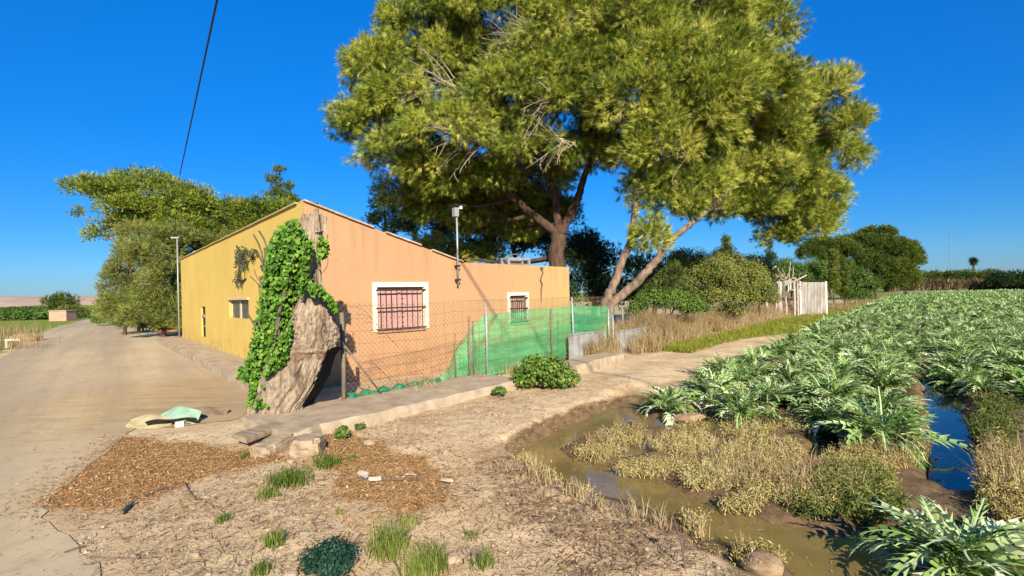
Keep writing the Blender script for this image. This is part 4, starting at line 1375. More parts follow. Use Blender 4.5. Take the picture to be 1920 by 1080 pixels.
# lobed leaf: six points round a folded midrib
n = len(cs)
dwn = unit(np.array((0, 0, -1.0)) - nn * (nn @ np.array((0, 0, -1.0)))[:, None] + rng.normal(0, .35, (n, 3)))
sd2 = np.cross(nn, dwn)
s = (.05 * rng.uniform(.55, 1.3, n))[:, None]
shape = [(-.35, 0, 0), (-.45, .42, .10), (.05, .52, .12), (.62, 0, -.06), (.05, -.52, .12), (-.45, -.42, .10)]
V = np.stack([cs + dwn * a * s + sd2 * b * s + nn * c * s for a, b, c in shape], 1).reshape(-1, 3)
Fv = (np.arange(n)[:, None] * 6 + np.array([[0, 1, 2, 3], [0, 3, 4, 5]]).reshape(1, 8)).reshape(-1, 4)
build('leaves', V, Fv, M['ivy'], ivy, tint=np.repeat(ts_, 6))
st = MB()
for k in range(90):
    x0, y0 = rng.uniform(490, 560), rng.uniform(470, 740)
    l_ = np.interp(y0, pr[:, 0], pr[:, 1])
    Yd = TY - (.1 if x0 > l_ else -.15) + rng.uniform(-.04, .1)
    a = at(min(x0, l_ + 60), y0, Yd)
    b_ = a + np.array((rng.normal(.05, .12), rng.normal(0, .06), rng.uniform(.15, .5)))
    st.tube(bezier(a, (a + b_) / 2 + rng.normal(0, .05, 3), b_, 5), rng.uniform(.005, .014), 5)
st.tube([at(x, y, TY - .2) for x, y in ((505, 765), (498, 740), (500, 700), (512, 650), (520, 600), (535, 540), (550, 480))], .02, 6)
st.tube(bezier(at(600, 515, TY - .1), at(622, 500, TY - .1), at(612, 470, TY - .1), 8), .004, 4)
st.build('stems', M['dark_wood'], ivy)

# ------------------------------------------------------------------ fence, green net, concrete strip
FZ = .11
F0, F1 = gp(640, 752, FZ), gp(1145, 655, FZ)
FD = unit(F1 - F0)
FN = np.array((FD[1], -FD[0], 0))


def ft(px):
    return hit(px, F0, FD)


def fp(t, z, off=0.0):
    return np.array((F0[0] + FD[0] * t + FN[0] * off, F0[1] + FD[1] * t + FN[1] * off, z))


def fz(px, py, off=0.0):
    t = ft(px)
    return at(px, py, fp(t, 0, off)[1])[2]


fence = thing('wire_fence', (F0[0], F0[1], 0), 'sagging wire mesh fence on thin posts in front of the salmon wall', 'fence')
M['post'] = simple('mossy_steel_post', (.20, .17, .11), (.10, .09, .06), 14, .8, .4)
for px, ytop, r, zb2 in ((640, 586, .032, .05), (878, 593, .018, .05), (886, 602, .014, .05), (852, 625, .008, .3), (910, 567, .022, .05), (1033, 578, .018, .05), (1072, 557, .022, .05),
                         (1140, 580, .022, .0), (1148, 590, .02, .0)):
    t = ft(px)
    pb2 = MB()
    zt3 = fz(px, ytop)
    lean = rng.normal(0, .012, 2)
    pb2.tube([fp(t, zb2 - .15), fp(t, (zb2 + zt3) / 2) + np.array((*lean, 0)), fp(t, zt3)], r, 10)
    pb2.build('post', M['metal'] if px in (910, 1072, 1140, 1148) else M['post'], fence, sm=True)
for a, b_ in ((fp(ft(642), fz(642, 645)), fp(ft(707), .1, .08)),):
    bm_ = MB()
    bm_.tube([a, b_], .013, 8)
    bm_.build('brace', M['post'], fence, sm=True)
wm = MB()
M['wire'] = simple('rusty_wire', (.22, .15, .09), (.12, .075, .05), 20, .6, 0)
TE = ft(1145)
top_z = lambda t: 1.49 + .03 * math.sin(t * 1.7) - .05 * math.exp(-((t - 2.0) / .9) ** 2)
H = 1.4
pitch = .085
nd = int((TE + H) / pitch)
WR = .0022


def wire(t0, z0, t1, z1, r=WR):
    """strand clipped to the fence panel"""
    pts = []
    for k in np.linspace(0, 1, 4):
        t, z = t0 + (t1 - t0) * k, z0 + (z1 - z0) * k
        pts.append(fp(t, z + .02 * math.sin(t * 2.1 + 1), .012 * math.sin(t * 3) + .01 * math.sin(z * 5)))
    wm.tube(pts, r, 3, cap=False)


for i in range(nd):
    for sgn in (1, -1):
        t0 = i * pitch - (H if sgn > 0 else 0)
        t1 = t0 + (H if sgn > 0 else -H)
        if sgn < 0:
            t0, t1 = i * pitch, i * pitch - H
        a0, z0, a1, z1 = t0, .1, t1, .1 + H
        # clip to 0..TE
        for lim in (0, TE):
            def cut(p, q):
                return p[1] + (q[1] - p[1]) * (lim - p[0]) / (q[0] - p[0])
            if (a0 < 0 and lim == 0) or (a0 > TE and lim == TE):
                z0 = cut((a0, z0), (a1, z1)); a0 = lim
            if (a1 < 0 and lim == 0) or (a1 > TE and lim == TE):
                z1 = cut((a0, z0), (a1, z1)); a1 = lim
        if z1 > z0 + .02 and 0 <= a0 <= TE + 1e-6 and 0 <= a1 <= TE + 1e-6:
            wire(a0, z0, a1, z1)
for z in np.linspace(.14, 1.49, 8):
    pts = [fp(t, z + .02 * math.sin(t * 2.1 + 1 + z) - .01 * math.sin(t * 5), .012) for t in np.linspace(0, TE, 40)]
    wm.tube(pts, .0028, 4, cap=False)
for t in np.arange(.3, TE, .21):
    wm.tube([fp(t, .1, .012), fp(t + .01, .8, .015), fp(t, 1.5 + rng.normal(0, .02), .012)], .0022, 4, cap=False)
for k in range(5):
    a = fp(ft(650) + k * .12, 1.46 - k * .12, .02)
    wm.tube(bezier(a, a + FD * .25 + np.array((0, 0, .06)), a + FD * .42 + np.array((0, 0, -.22)), 7), .004, 4, cap=False)
wm.build('wire_mesh', M['wire'], fence)


def net_mat():
    m, nt, b = nodes_of('green_shade_net')
    n = noise(nt, 3, 4, .5, stretch=(1, 1, 4))
    c = ramp(nt, n, [(.3, (.02, .42, .15)), (.7, (.08, .64, .23))])
    nt.links.new(c, b.inputs['Base Color'])
    b.inputs['Roughness'].default_value = .6
    tr = N(nt, 'ShaderNodeBsdfTranslucent')
    nt.links.new(c, tr.inputs[0])
    tp = N(nt, 'ShaderNodeBsdfTransparent')
    tp.inputs[0].default_value = (1, 1, 1, 1)
    m1 = N(nt, 'ShaderNodeMixShader', i_0=.25)
    m2 = N(nt, 'ShaderNodeMixShader', i_0=.35)
    nt.links.new(b.outputs[0], m1.inputs[1])
    nt.links.new(tr.outputs[0], m1.inputs[2])
    nt.links.new(m1.outputs[0], m2.inputs[1])
    nt.links.new(tp.outputs[0], m2.inputs[2])
    nt.links.new(m2.outputs[0], nt.nodes['Material Output'].inputs[0])
    return m


M['net'] = net_mat()
nu, nv = 70, 26
NV = []
tl0, tl1, trr = ft(818), ft(914), ft(1146)
for j in range(nv + 1):
    q = j / nv
    tleft = tl0 + (tl1 - tl0) * (q ** 1.15) - .12 * math.sin(q * math.pi)
    for i in range(nu + 1):
        u = i / nu
        t = tleft + (trr - tleft) * u
        ztop = np.interp(t, [tl1, ft(1000), ft(1070), trr], [fz(912, 589, -.03), fz(1000, 581, -.03), fz(1070, 574, -.03), fz(1145, 573, -.03)])
        zz = .05 + (ztop - .05) * q
        fold = .07 * math.exp(-u * 7) * math.sin(u * 60 + q * 5) + .03 * math.sin(t * 4 + q * 3) + .02 * math.sin(q * 17 + t) + .03 * (fbm(np.array([t * 3.0]), np.array([q * 5.0]), 3)[0] - .5)
        zz += -.05 * math.sin(q * math.pi) * math.exp(-u * 5)
        NV.append(fp(t, zz + .012 * math.sin(t * 3.3) * q, -.07 + fold))
NF = [[j * (nu + 1) + i, j * (nu + 1) + i + 1, (j + 1) * (nu + 1) + i + 1, (j + 1) * (nu + 1) + i] for j in range(nv) for i in range(nu)]
net = thing('shade_net', tuple(fp((tl0 + trr) / 2, .05)), 'green shade netting hung along the wire fence with its left edge slanting', 'netting')
build('hanging_net', NV, NF, M['net'], net, smooth_=True)
# the loose bundle that runs along the ground at the left
RV, RF_ = [], []
t0, t1 = ft(648), ft(822)
for i in range(41):
    t = t0 + (t1 - t0) * i / 40
    c = fp(t, .14 + .015 * math.sin(i), -.03 + .02 * math.sin(i * .7))
    r = .055 + .02 * math.sin(i * .9 + 1)
    for j in range(10):
        w = 2 * math.pi * j / 10
        k = 1 + .25 * math.sin(i * 1.3 + j * 2.2)
        RV.append(c + FN * math.cos(w) * r * k + np.array((0, 0, math.sin(w) * r * .75 * k)))
for i in range(40):
    for j in range(10):
        RF_.append([i * 10 + j, i * 10 + (j + 1) % 10, (i + 1) * 10 + (j + 1) % 10, (i + 1) * 10 + j])
build('rolled_net', RV, RF_, simple('crumpled_green_net', (.02, .21, .09), (.008, .09, .04), 16, .8, .5), net, smooth_=True)


def strip(name, front_px, label, z_top=.13, cat='kerb', w_px=None, seed=0, width=None):
    """slab with a broken front edge; the back runs along the fence"""
    fr = []
    for (x0, y0), (x1, y1) in zip(front_px[:-1], front_px[1:]):
        for k in np.linspace(0, 1, 14, endpoint=False):
            fr.append(gp(x0 + (x1 - x0) * k, y0 + (y1 - y0) * k, -.02)[:2])
    fr.append(gp(*front_px[-1], -.02)[:2])
    fr = np.array(fr)
    na_ = 9
    V, Fx = [], []
    for i, p in enumerate(fr):
        t = (p - F0[:2]) @ FD[:2]
        dist = (p - F0[:2]) @ FN[:2]
        e = .05 * (fbm(np.array([t * 3.0 + seed]), np.array([1.0]), 4)[0] - .5)
        back = F0[:2] + FD[:2] * t - FN[:2] * .12 if width is None else p - FN[:2] * width
        p = p + FN[:2] * e * 1.4
        prof = [(0, -.16), (0, -.02 + e), (.015, .6 * z_top + e), (.05, z_top + e * .6)] + [(.05 + .95 * q, z_top) for q in np.linspace(.1, 1, na_ - 4)]
        for j, (q, z) in enumerate(prof):
            d = p + (back - p) * q
            hz = z + (.02 * (fbm(np.array([d[0] * 3]), np.array([d[1] * 3]), 4)[0] - .5) * 2 if j > 1 else 0)
            V.append((d[0], d[1], hz))
        V.append((*back, -.2))
    m_ = na_ + 1
    m_ = len(V) // len(fr)
    for i in range(len(fr) - 1):
        for j in range(m_ - 1):
            Fx.append([i * m_ + j, (i + 1) * m_ + j, (i + 1) * m_ + j + 1, i * m_ + j + 1])
    Fx.append(list(range(m_))[::-1])
    Fx.append([(len(fr) - 1) * m_ + j for j in range(m_)])
    c = V[len(V) // 2]
    return tag(build(name, V, Fx, M['concrete'], None, c), label, cat)


strip('concrete_kerb', [(532, 836), (562, 838), (605, 820), (712, 797), (840, 763), (984, 727)], 'long worn concrete strip running under the wire fence')
strip('concrete_kerb', [(1083, 706), (1125, 694), (1172, 681)], 'short pale concrete slab in the dry grass past the leafy bush', .2, seed=5, width=.55)
# pale sheets leaning behind the dry grass
for pxa, pxb, ya, yb, lab in ((1060, 1128, 625, 690, 'pale grey sheet standing in the dry grass beneath the green net'),
                              (1150, 1204, 619, 662, 'pale grey sheet standing in dry grass right of the green net')):
    t0, t1 = ft(pxa), ft(pxb)
    off = .07
    zt_ = fz((pxa + pxb) / 2, ya, off)
    mb = MB()
    n_ = 12
    for i in range(n_):
        a, c = t0 + (t1 - t0) * i / n_, t0 + (t1 - t0) * (i + 1) / n_
        mb.box(fp((a + c) / 2, zt_ / 2 - .05, off + .014 * (i % 2)), (c - a + .012, .014, zt_ + .1), FD)
    mb.box(fp((t0 + t1) / 2, zt_ + .012, off + .01), (t1 - t0, .045, .03), FD)
    tag(mb.build('corrugated_sheet', simple('pale_grey_sheet', (.32, .32, .29), (.17, .15, .12), 4, .6, .1), None, tuple(fp((t0 + t1) / 2, 0, off))), lab, 'sheet', 'pale sheets by the fence')
# posts that carry on along the field edge
for i, (px, yt, yb2, lab) in enumerate(((1180, 563, 628, 'pale thin post just right of the leaning pine'), (1243, 566, 612, 'thin grey post before the low leafy shrub'),
                                      (1168, 578, 630, 'short crooked stake beside the pale thin post'), (1322, 545, 600, 'thin stake in the dry grass at the left edge of the olive-green shrub'))):
    p = gp(px, yb2 + 8, 0)
    mb = MB()
    z1 = at(px, yt, p[1])[2]
    mb.tube([p + np.array((0, 0, -.2)), p + np.array((.02, 0, z1 / 2)), p + np.array((rng.normal(0, .03), 0, z1))], [.024, .022, .02], 8)
    tag(mb.build('fence_post', M['metal'], None, tuple(p), sm=True), lab, 'post', 'posts along the field edge')

# ------------------------------------------------------------------ artichoke field
def artichoke(nl, L, r, fine=True, spread=1.0):
    """arching grey-green leaves cut into lobes, each with a pale midrib"""
    V, Fc, T = [], [], []
    nseg = 10 if fine else 5
    for k in range(nl):
        q = k / nl
        az = k * 2.39996 + r.normal(0, .25)
        el0 = math.radians(84 - 44 * q ** .9 * spread + r.normal(0, 9))
        bend = math.radians(r.uniform(50, 130)) * (.65 + .5 * q)
        ll = L * r.uniform(.72, 1.12) * (1 - .15 * (1 - q))
        wmax = ll * r.uniform(.11, .21)
        p = np.array((math.cos(az), math.sin(az), 0)) * .03 * L
        tw = r.normal(0, .6)
        rib = [p]
        dirs = []
        azb = az
        for i in range(nseg):
            e = el0 - bend * ((i + .5) / nseg) ** 1.5
            azb += r.normal(0, .09)
            d = np.array((math.cos(azb) * math.cos(e), math.sin(azb) * math.cos(e), math.sin(e)))
            dirs.append(d)
            p = p + d * ll / nseg
            if p[2] < .015:
                p[2] = .015
            rib.append(p)
        tl = float(np.clip(.50 + r.normal(0, .3), .0, .98))
        for i in range(nseg):
            d = dirs[i]
            side0 = unit(np.cross(d, (0, 0, 1)))
            nup = np.cross(side0, d)
            w = wmax * math.sin(math.pi * min(1, .14 + .86 * (i + .5) / nseg)) ** .7
            seg = ll / nseg
            for s_ in (-1, 1):
                sd_ = unit(side0 * s_ * math.cos(.5) + nup * (math.sin(.5) + tw * s_ * .5))
                a, b = rib[i], rib[i + 1]
                if fine:
                    jit = r.uniform(.65, 1.3)
                    tip = a + d * seg * r.uniform(1.1, 1.9) + sd_ * w * jit - nup * w * r.uniform(.1, .6)
                    m1 = a + d * seg * .08 + sd_ * w * .45 * jit
                    m2 = a + d * seg * .85 + sd_ * w * .5 * jit
                    e_ = a + d * seg * .72
                    n = len(V)
                    V += [a, m1, tip, m2, e_]
                    Fc += [[n, n + 1, n + 2, n + 3], [n, n + 3, n + 4]]
                    T += [tl - .05, tl + .04, tl + .16, tl + .04, tl - .05]
                else:
                    n = len(V)
                    V += [a, a + d * seg * .3 + sd_ * w * .6, a + d * seg * 1.1 + sd_ * w * 1.15, b]
                    Fc += [[n, n + 1, n + 2, n + 3]]
                    T += [tl, tl + .1, tl + .1, tl]
            if fine:
                wr = .013 * ll * (1.6 - 1.2 * i / nseg)
                n = len(V)
                V += [rib[i] - side0 * wr + nup * .004, rib[i] + side0 * wr + nup * .004, rib[i + 1] + side0 * wr * .85 + nup * .004, rib[i + 1] - side0 * wr * .85 + nup * .004]
                Fc += [[n, n + 1, n + 2, n + 3]]
                T += [.92] * 4
    return np.array(V), Fc, np.clip(T, 0, 1)


def art_mesh(seed, nl, L, fine=True, spread=1.0):
    r = np.random.default_rng(seed)
    return artichoke(nl, L, r, fine, spread)


protos = []
for sd_ in range(12):
    v, f, t = art_mesh(100 + sd_, 56 + sd_ % 4 * 8, .54 + .03 * (sd_ % 5))
    me = bpy.data.meshes.new('artichoke_plant')
    me.from_pydata([tuple(p) for p in v], [], f)
    me.materials.append(M['artichoke'])
    a = me.attributes.new('tint', 'FLOAT', 'POINT')
    a.data.foreach_set('value', t.astype(np.float32))
    protos.append(me)


def put_art(p, sc, label, me=None, sx=1.0):
    o = bpy.data.objects.new('artichoke_plant', me or protos[int(rng.integers(len(protos)))])
    COL.objects.link(o)
    o.location = p
    o.rotation_euler = (0, 0, rng.uniform(0, 6.28))
    o.scale = (sc * sx, sc * sx, sc * rng.uniform(.8, 1.05))
    return tag(o, label, 'artichoke plant', 'artichoke plants of the field')


def px_of(p):
    X, Z, Y = p[0], p[2] - CAM_H, p[1]
    X, Z = X / Y * F, Z / Y * F
    return X * cr - Z * sr + 960, 552 - (X * sr + Z * cr)


# plants that stand apart at the flooded end of the rows
v, f, t = art_mesh(55, 56, .74, True, 1.15)
big = bpy.data.meshes.new('artichoke_plant')
big.from_pydata([tuple(p) for p in v], [], f)
big.materials.append(M['artichoke'])
big.attributes.new('tint', 'FLOAT', 'POINT').data.foreach_set('value', np.clip(t + .02, 0, 1).astype(np.float32))
LONE = [(1256, 770, .95, 'leftmost small artichoke plant on the muddy bank beside the ditch', None),
        (1392, 782, 1.05, 'second artichoke plant from the left on the muddy bank', None),
        (1655, 824, 1.2, 'full rounded artichoke plant beside the blue water furrow', None),
        (1575, 745, 1.05, 'artichoke plant at the row end between the muddy bank and the blue furrow', None),
        (1800, 1062, .90, 'large silvery artichoke plant with broad leaves at the lower right corner', big),
        (1480, 722, 1.05, 'artichoke plant behind the two small ones on the muddy bank', None)]
lone_pts = []
for px, py, sc, lab, me in LONE:
    p = gp(px, py, -.1)
    p[2] = max(gz(p[0], p[1]), WZ + .05) - .02
    if me is big:
        p[2] = -.16
    lone_pts.append(p[:2])
    put_art(p, sc, lab, me)
cand = []
row = 0
for k in range(0, 140):
    s = -2.65 + .8 * k
    l = (7.9, 7.4, 7.5, 8.7, 10.8, 9.6)[k] if k < 6 else 7.8 + .5 * rng.random()
    if k == 3:
        s -= .25
    while l < 132:
        x, y = from_sl(s + rng.normal(0, .16), l + rng.normal(0, .12))
        l += .62 + .003 * l
        az = math.atan2(x, y)
        if az > math.radians(51 if l < 40 else 49) or y < 1:
            continue
        if min(np.hypot(x - q[0], y - q[1]) for q in lone_pts) < .55:
            continue
        cand.append((math.hypot(x, y), x, y))
cand.sort()
FIELD_LABEL = 'grey-green artichoke plant in the crowded rows of the field'
n_ind = 0
rest = []
for d, x, y in cand:
    p = (x, y, gz(x, y) - .02)
    q = px_of(np.array(p))
    if n_ind < 292 and q[0] < 1960:
        put_art(p, rng.uniform(.75, 1.25), FIELD_LABEL)
        n_ind += 1
    else:
        rest.append(p)
low = [art_mesh(300 + i, 26, .62, False) for i in range(5)]
Vs, Fs, Ts = [], [], []
nb = 0
for p in rest:
    v, f, t = low[int(rng.integers(5))]
    a = rng.uniform(0, 6.28)
    sc = rng.uniform(.9, 1.2) * (1 + .15 * (p[1] > 60))
    R = np.array(((math.cos(a), -math.sin(a), 0), (math.sin(a), math.cos(a), 0), (0, 0, 1)))
    Vs.append(v @ R.T * sc + np.array(p))
    Fs.append(np.array(f) + nb)
    nb += len(v)
    Ts.append(np.clip(t + rng.normal(0, .1), 0, 1))
tag(build('artichoke_crop', np.concatenate(Vs), np.concatenate(Fs), M['artichoke'], tint=np.concatenate(Ts)), kind='stuff')


# ------------------------------------------------------------------ grass, weeds and litter
def blades(P, h, lean, w, tint, bend=.5):
    """curved two-piece grass blades"""
    n = len(P)
    h = np.broadcast_to(h, n)[:, None]
    az = rng.uniform(0, 6.28, n)
    o = np.stack([np.cos(az), np.sin(az), np.zeros(n)], 1)
    ln = (np.broadcast_to(lean, n) * rng.uniform(.3, 1.3, n))[:, None]
    up = np.array((0, 0, 1.0))
    mid = P + up * h * .55 + o * h * ln * .35
    tip = P + up * h * (1 - bend * ln * .5) + o * h * ln
    sd_ = np.stack([-np.sin(az + rng.normal(0, .9, n)), np.cos(az), np.zeros(n)], 1) * (np.broadcast_to(w, n)[:, None] / 2)
    V = np.stack([P - sd_, P + sd_, mid + sd_ * .8, mid - sd_ * .8, tip], 1).reshape(-1, 3)
    i = np.arange(n)[:, None] * 5
    Fq = np.concatenate([i + np.array([[0, 1, 2, 3]]), i + np.array([[3, 2, 4, 4]])], 1).reshape(-1, 4)
    return V, Fq, np.repeat(tint, 5)


def build_blades(name, parts, mat_, **kw):
    V = np.concatenate([p[0] for p in parts])
    off, Fl = 0, []
    for p in parts:
        Fl.append(p[1] + off)
        off += len(p[0])
    Fa = np.concatenate(Fl)
    tri = Fa[:, 2] == Fa[:, 3]
    faces = [list(x) for x in Fa[~tri]] + [list(x[:3]) for x in Fa[tri]]
    # split quads from the closing triangles
    q3 = np.concatenate([Fa[~tri][:, [0, 1, 2]], Fa[~tri][:, [0, 2, 3]], Fa[tri][:, :3]])
    return build(name, V, q3, mat_, tint=np.concatenate([p[2] for p in parts]), **kw)


def tuft(px, py, rx, h, n, label, mat_, tb=.5, lean=.5, w=.006, name='grass_tuft', group='green tufts on the bare ground', cat='grass'):
    c = on_ground(px, py)
    r = rx / F * c[1]
    a = rng.uniform(0, 6.28, n)
    q = r * np.sqrt(rng.random(n)) * rng.uniform(.4, 1.1, n)
    P = np.stack([c[0] + q * np.cos(a), c[1] + q * np.sin(a) * 1.1, np.full(n, c[2])], 1)
    P[:, 2] = ground_height(P[:, 0], P[:, 1]) - .01
    o = build_blades(name, [blades(P, h * rng.uniform(.4, 1.1, n), lean, w, np.clip(tb + rng.normal(0, .22, n), 0, 1))], mat_, loc=tuple(c))
    return tag(o, label, cat, group)


for a in ((540, 905, 42, .17, 420, 'broad green grass tuft in front of the broken concrete block', .35),
          (612, 872, 28, .16, 260, 'green grass tuft just right of the broken concrete block', .35),
          (502, 930, 26, .10, 160, 'thin low grass patch lower left of the broad tuft', .55),
          (515, 1022, 20, .13, 200, 'small round green tuft alone on the pale ground', .6),
          (418, 975, 16, .07, 150, 'sparse low grass by the edge of the brown litter', .5),
          (728, 1040, 40, .26, 260, 'tall bright green grass clump at the bottom centre', .7),
          (800, 1075, 50, .22, 300, 'wide green grass clump at the bottom edge', .62),
          (765, 985, 30, .12, 90, 'thin dry-tipped grass clump above the bottom centre clump', .75),
          (905, 1060, 26, .14, 90, 'small sparse grass clump at the bottom right of the tall clump', .55),
          (655, 862, 16, .08, 60, 'tiny grass tuft at the top of the orange litter', .5),
          (460, 858, 14, .09, 70, 'dark little tuft between the slab and the brown litter', .25),
          (635, 965, 8, .08, 30, 'single pale sprig of grass on the bare soil', .85),
          (490, 1075, 22, .10, 120, 'low grass tuft at the bottom edge left of the dark clump', .5),
          (880, 1010, 22, .08, 60, 'short wispy grass tuft between the clump and the dark debris', .6)):
    px, py, rx, h, n, lab, tb = a
    tuft(px, py, rx, h, n, lab, M['grass'], tb)


def leafy(name, px, py, rx, ry, per, size, label, mat_, cat, group=None, tb=.5, puff=.06, z=None):
    c = on_ground(px, py)
    k = c[1] / F
    mj = [(c + np.array((0, 0, ry * k)), (rx * k, rx * k * .8, ry * k))]
    if rx > 35:
        mj += [(c + np.array((rx * k * e, rng.normal(0, .1), ry * k * .6)), (rx * k * .5, rx * k * .5, ry * k * .65)) for e in (-.55, .6)]
    v, f, t, _ = leaf_crown(mj, per, size, puff=puff, tbase=tb, aspect=.7)
    v[:, 2] = np.maximum(v[:, 2], c[2] - .02)
    t_ = thing(name, tuple(c), label, cat, group)
    build('foliage', v, f, mat_, t_, tint=t)
    mb = MB()
    for _ in range(10):
        e = mj[0][0] + rng.normal(0, 1, 3) * np.array(mj[0][1]) * .5
        mb.tube(bezier(c + rng.normal(0, .02, 3), (c + e) / 2 + rng.normal(0, .03, 3), e, 5), .005 if rx < 35 else .01, 4)
    mb.build('stems', M['dark_wood'], t_)
    return t_


leafy('leafy_bush', 1018, 728, 52, 28, 330, .062, 'round glossy green bush growing over the gap in the concrete strip', M['bush'], 'bush', None, .52, .13)
G5 = 'small weeds on bare ground'
leafy('small_weed', 643, 824, 13, 11, 1500, .03, 'small leafy weed at the foot of the concrete strip near the trunk', M['bush'], 'weed', G5, .45, .04)
leafy('small_weed', 676, 806, 9, 6, 1500, .025, 'tiny low weed just right of the leafy one by the concrete strip', M['bush'], 'weed', G5, .4, .03)
leafy('small_weed', 936, 744, 13, 9, 1200, .03, 'small green weed in front of the concrete strip left of the bush', M['bush'], 'weed', G5, .45, .04)
leafy('small_weed', 588, 768, 11, 6, 1500, .025, 'few green leaves at the right foot of the hollow trunk', M['bush'], 'weed', G5, .55, .03)
leafy('head_shadow_clump', 612, 1084, 37, 32, 2300, .022, 'dark bluish green clump standing in for a head shadow, cut by the bottom edge', leafmat('shadow_dark_leaves', [(0, (.003, .018, .010)), (.5, (.012, .05, .026)), (1, (.05, .11, .05))], .1), 'weed', None, .42, .085)  # leafy clump stands in for a cast head shadow, leaves coloured dark

# dry tall grass along the fence
parts = []
n = 34000
s = rng.uniform(-7.4, -5.3, n)
l = 10.2 + 24 * rng.random(n) ** 1.3
keep = fbm(s * 1.1 + 40, l * .8, 3) > .36
s, l = s[keep], l[keep]
x, y = from_sl(s, l)
ok = ((np.stack([x, y], 1) - F0[:2]) @ FN[:2] > -.25) | (l > 13)
front = smooth(-5.35, -6.2, s) if False else np.clip((-5.2 - s) / 1.0, .25, 1)
h = (.42 + .75 * fbm(x * 1.2, y * 1.2, 3)) * front * np.where(l < 11, .65, 1.0)
P = np.stack([x, y, np.zeros(len(x))], 1)[ok]
P[:, 2] = ground_height(P[:, 0], P[:, 1]) - .03
parts.append(blades(P, h[ok] * rng.uniform(.5, 1.35, ok.sum()), .6, .011, np.clip(.68 + rng.normal(0, .25, ok.sum()), 0, 1)))
tag(build_blades('dry_grass', parts, M['straw']), kind='stuff')
# taller tawny reeds at the pale sheets, and wisps along the fence foot
parts = []
for px, py, wd, hh, nn_ in ((1085, 668, 36, .62, 700), (1120, 664, 30, .6, 500), (1140, 656, 26, .7, 500), (1185, 652, 30, .6, 600), (1222, 642, 34, 1.15, 1300), (1210, 660, 26, .6, 500), (1575, 583, 36, .9, 700), (1622, 572, 28, .8, 500), (1655, 560, 24, .9, 400), (1250, 640, 30, .8, 700), (1262, 628, 26, .8, 500), (1300, 615, 30, .7, 500),
                            (780, 738, 42, .33, 260), (950, 700, 42, .34, 260), (1050, 676, 14, .45, 160), (720, 748, 30, .2, 120), (895, 716, 20, .25, 120), (1470, 580, 30, .9, 320), (1420, 590, 30, .8, 320)):
    c = gp(px, py, 0)
    r = wd / F * c[1]
    P = np.stack([c[0] + rng.normal(0, r * .55, nn_), c[1] + rng.normal(0, r * .45, nn_), np.full(nn_, -.02)], 1)
    parts.append(blades(P, hh * rng.uniform(.45, 1.1, nn_), .42, .010, np.clip(.5 + rng.normal(0, .25, nn_), 0, 1)))
for px, py, wd, hh, nn_ in ((1005, 893, 16, .22, 70), (1030, 908, 16, .2, 60), (1085, 932, 18, .18, 60), (1125, 948, 14, .15, 40), (1190, 968, 16, .2, 50), (1240, 990, 16, .2, 50), (1310, 1005, 14, .22, 40),
                            (990, 868, 12, .16, 40), (1400, 1042, 16, .16, 40), (950, 880, 24, .1, 50)):
    c = on_ground(px, py)
    r = wd / F * c[1]
    P = np.stack([c[0] + rng.normal(0, r * .6, nn_), c[1] + rng.normal(0, r * .6, nn_), np.full(nn_, c[2] - .01)], 1)
    parts.append(blades(P, hh * rng.uniform(.4, 1.1, nn_), .55, .006, np.clip(.75 + rng.normal(0, .2, nn_), 0, 1)))
tag(build_blades('tawny_reeds', parts, M['straw']), kind='stuff')
# fresh verge
n = 26000
s = rng.uniform(-5.6, -3.0, n)
l = 12.6 + 45 * rng.random(n) ** 1.7
x, y = from_sl(s, l)
k = (fbm(x * .9, y * .9, 3) + .25 * smooth(13, 17, l)) > .42
k &= s < -3.0 - 1.5 * (1 - smooth(15, 24, l))
P = np.stack([x, y, np.zeros(n)], 1)[k]
P[:, 2] = ground_height(P[:, 0], P[:, 1]) - .02
tag(build_blades('verge_grass', [blades(P, rng.uniform(.10, .26, k.sum()), .8, .014, np.clip(.55 + rng.normal(0, .22, k.sum()), 0, 1))], M['verge']), kind='stuff')
# green at the left of the road
parts = []
n = 9000
x = rng.uniform(-34, -11, n)
y = rng.uniform(12, 48, n)
d = poly_sd(x, y, ROAD)
k = (d > .05) & (x < -15.2 - (y - 15.2) * .78) & (fbm(x * .7, y * .7, 3) > .42)
P = np.stack([x, y, np.full(n, -.02)], 1)[k]
parts.append(blades(P, rng.uniform(.08, .3, k.sum()), .7, .02, np.clip(.45 + rng.normal(0, .25, k.sum()), 0, 1)))
tag(build_blades('roadside_grass', parts, M['grass']), kind='stuff')
parts = []
for px, py, nn_ in ((6, 640, 260), (20, 655, 200), (2, 600, 140), (30, 625, 160)):
    c = gp(px, py, 0)
    P = np.stack([c[0] + rng.normal(0, .5, nn_), c[1] + rng.normal(0, .6, nn_), np.full(nn_, -.02)], 1)
    parts.append(blades(P, rng.uniform(.3, 1.1, nn_), .35, .014, np.clip(.45 + rng.normal(0, .25, nn_), 0, 1)))
tag(build_blades('roadside_reeds', parts, M['straw']), kind='stuff')


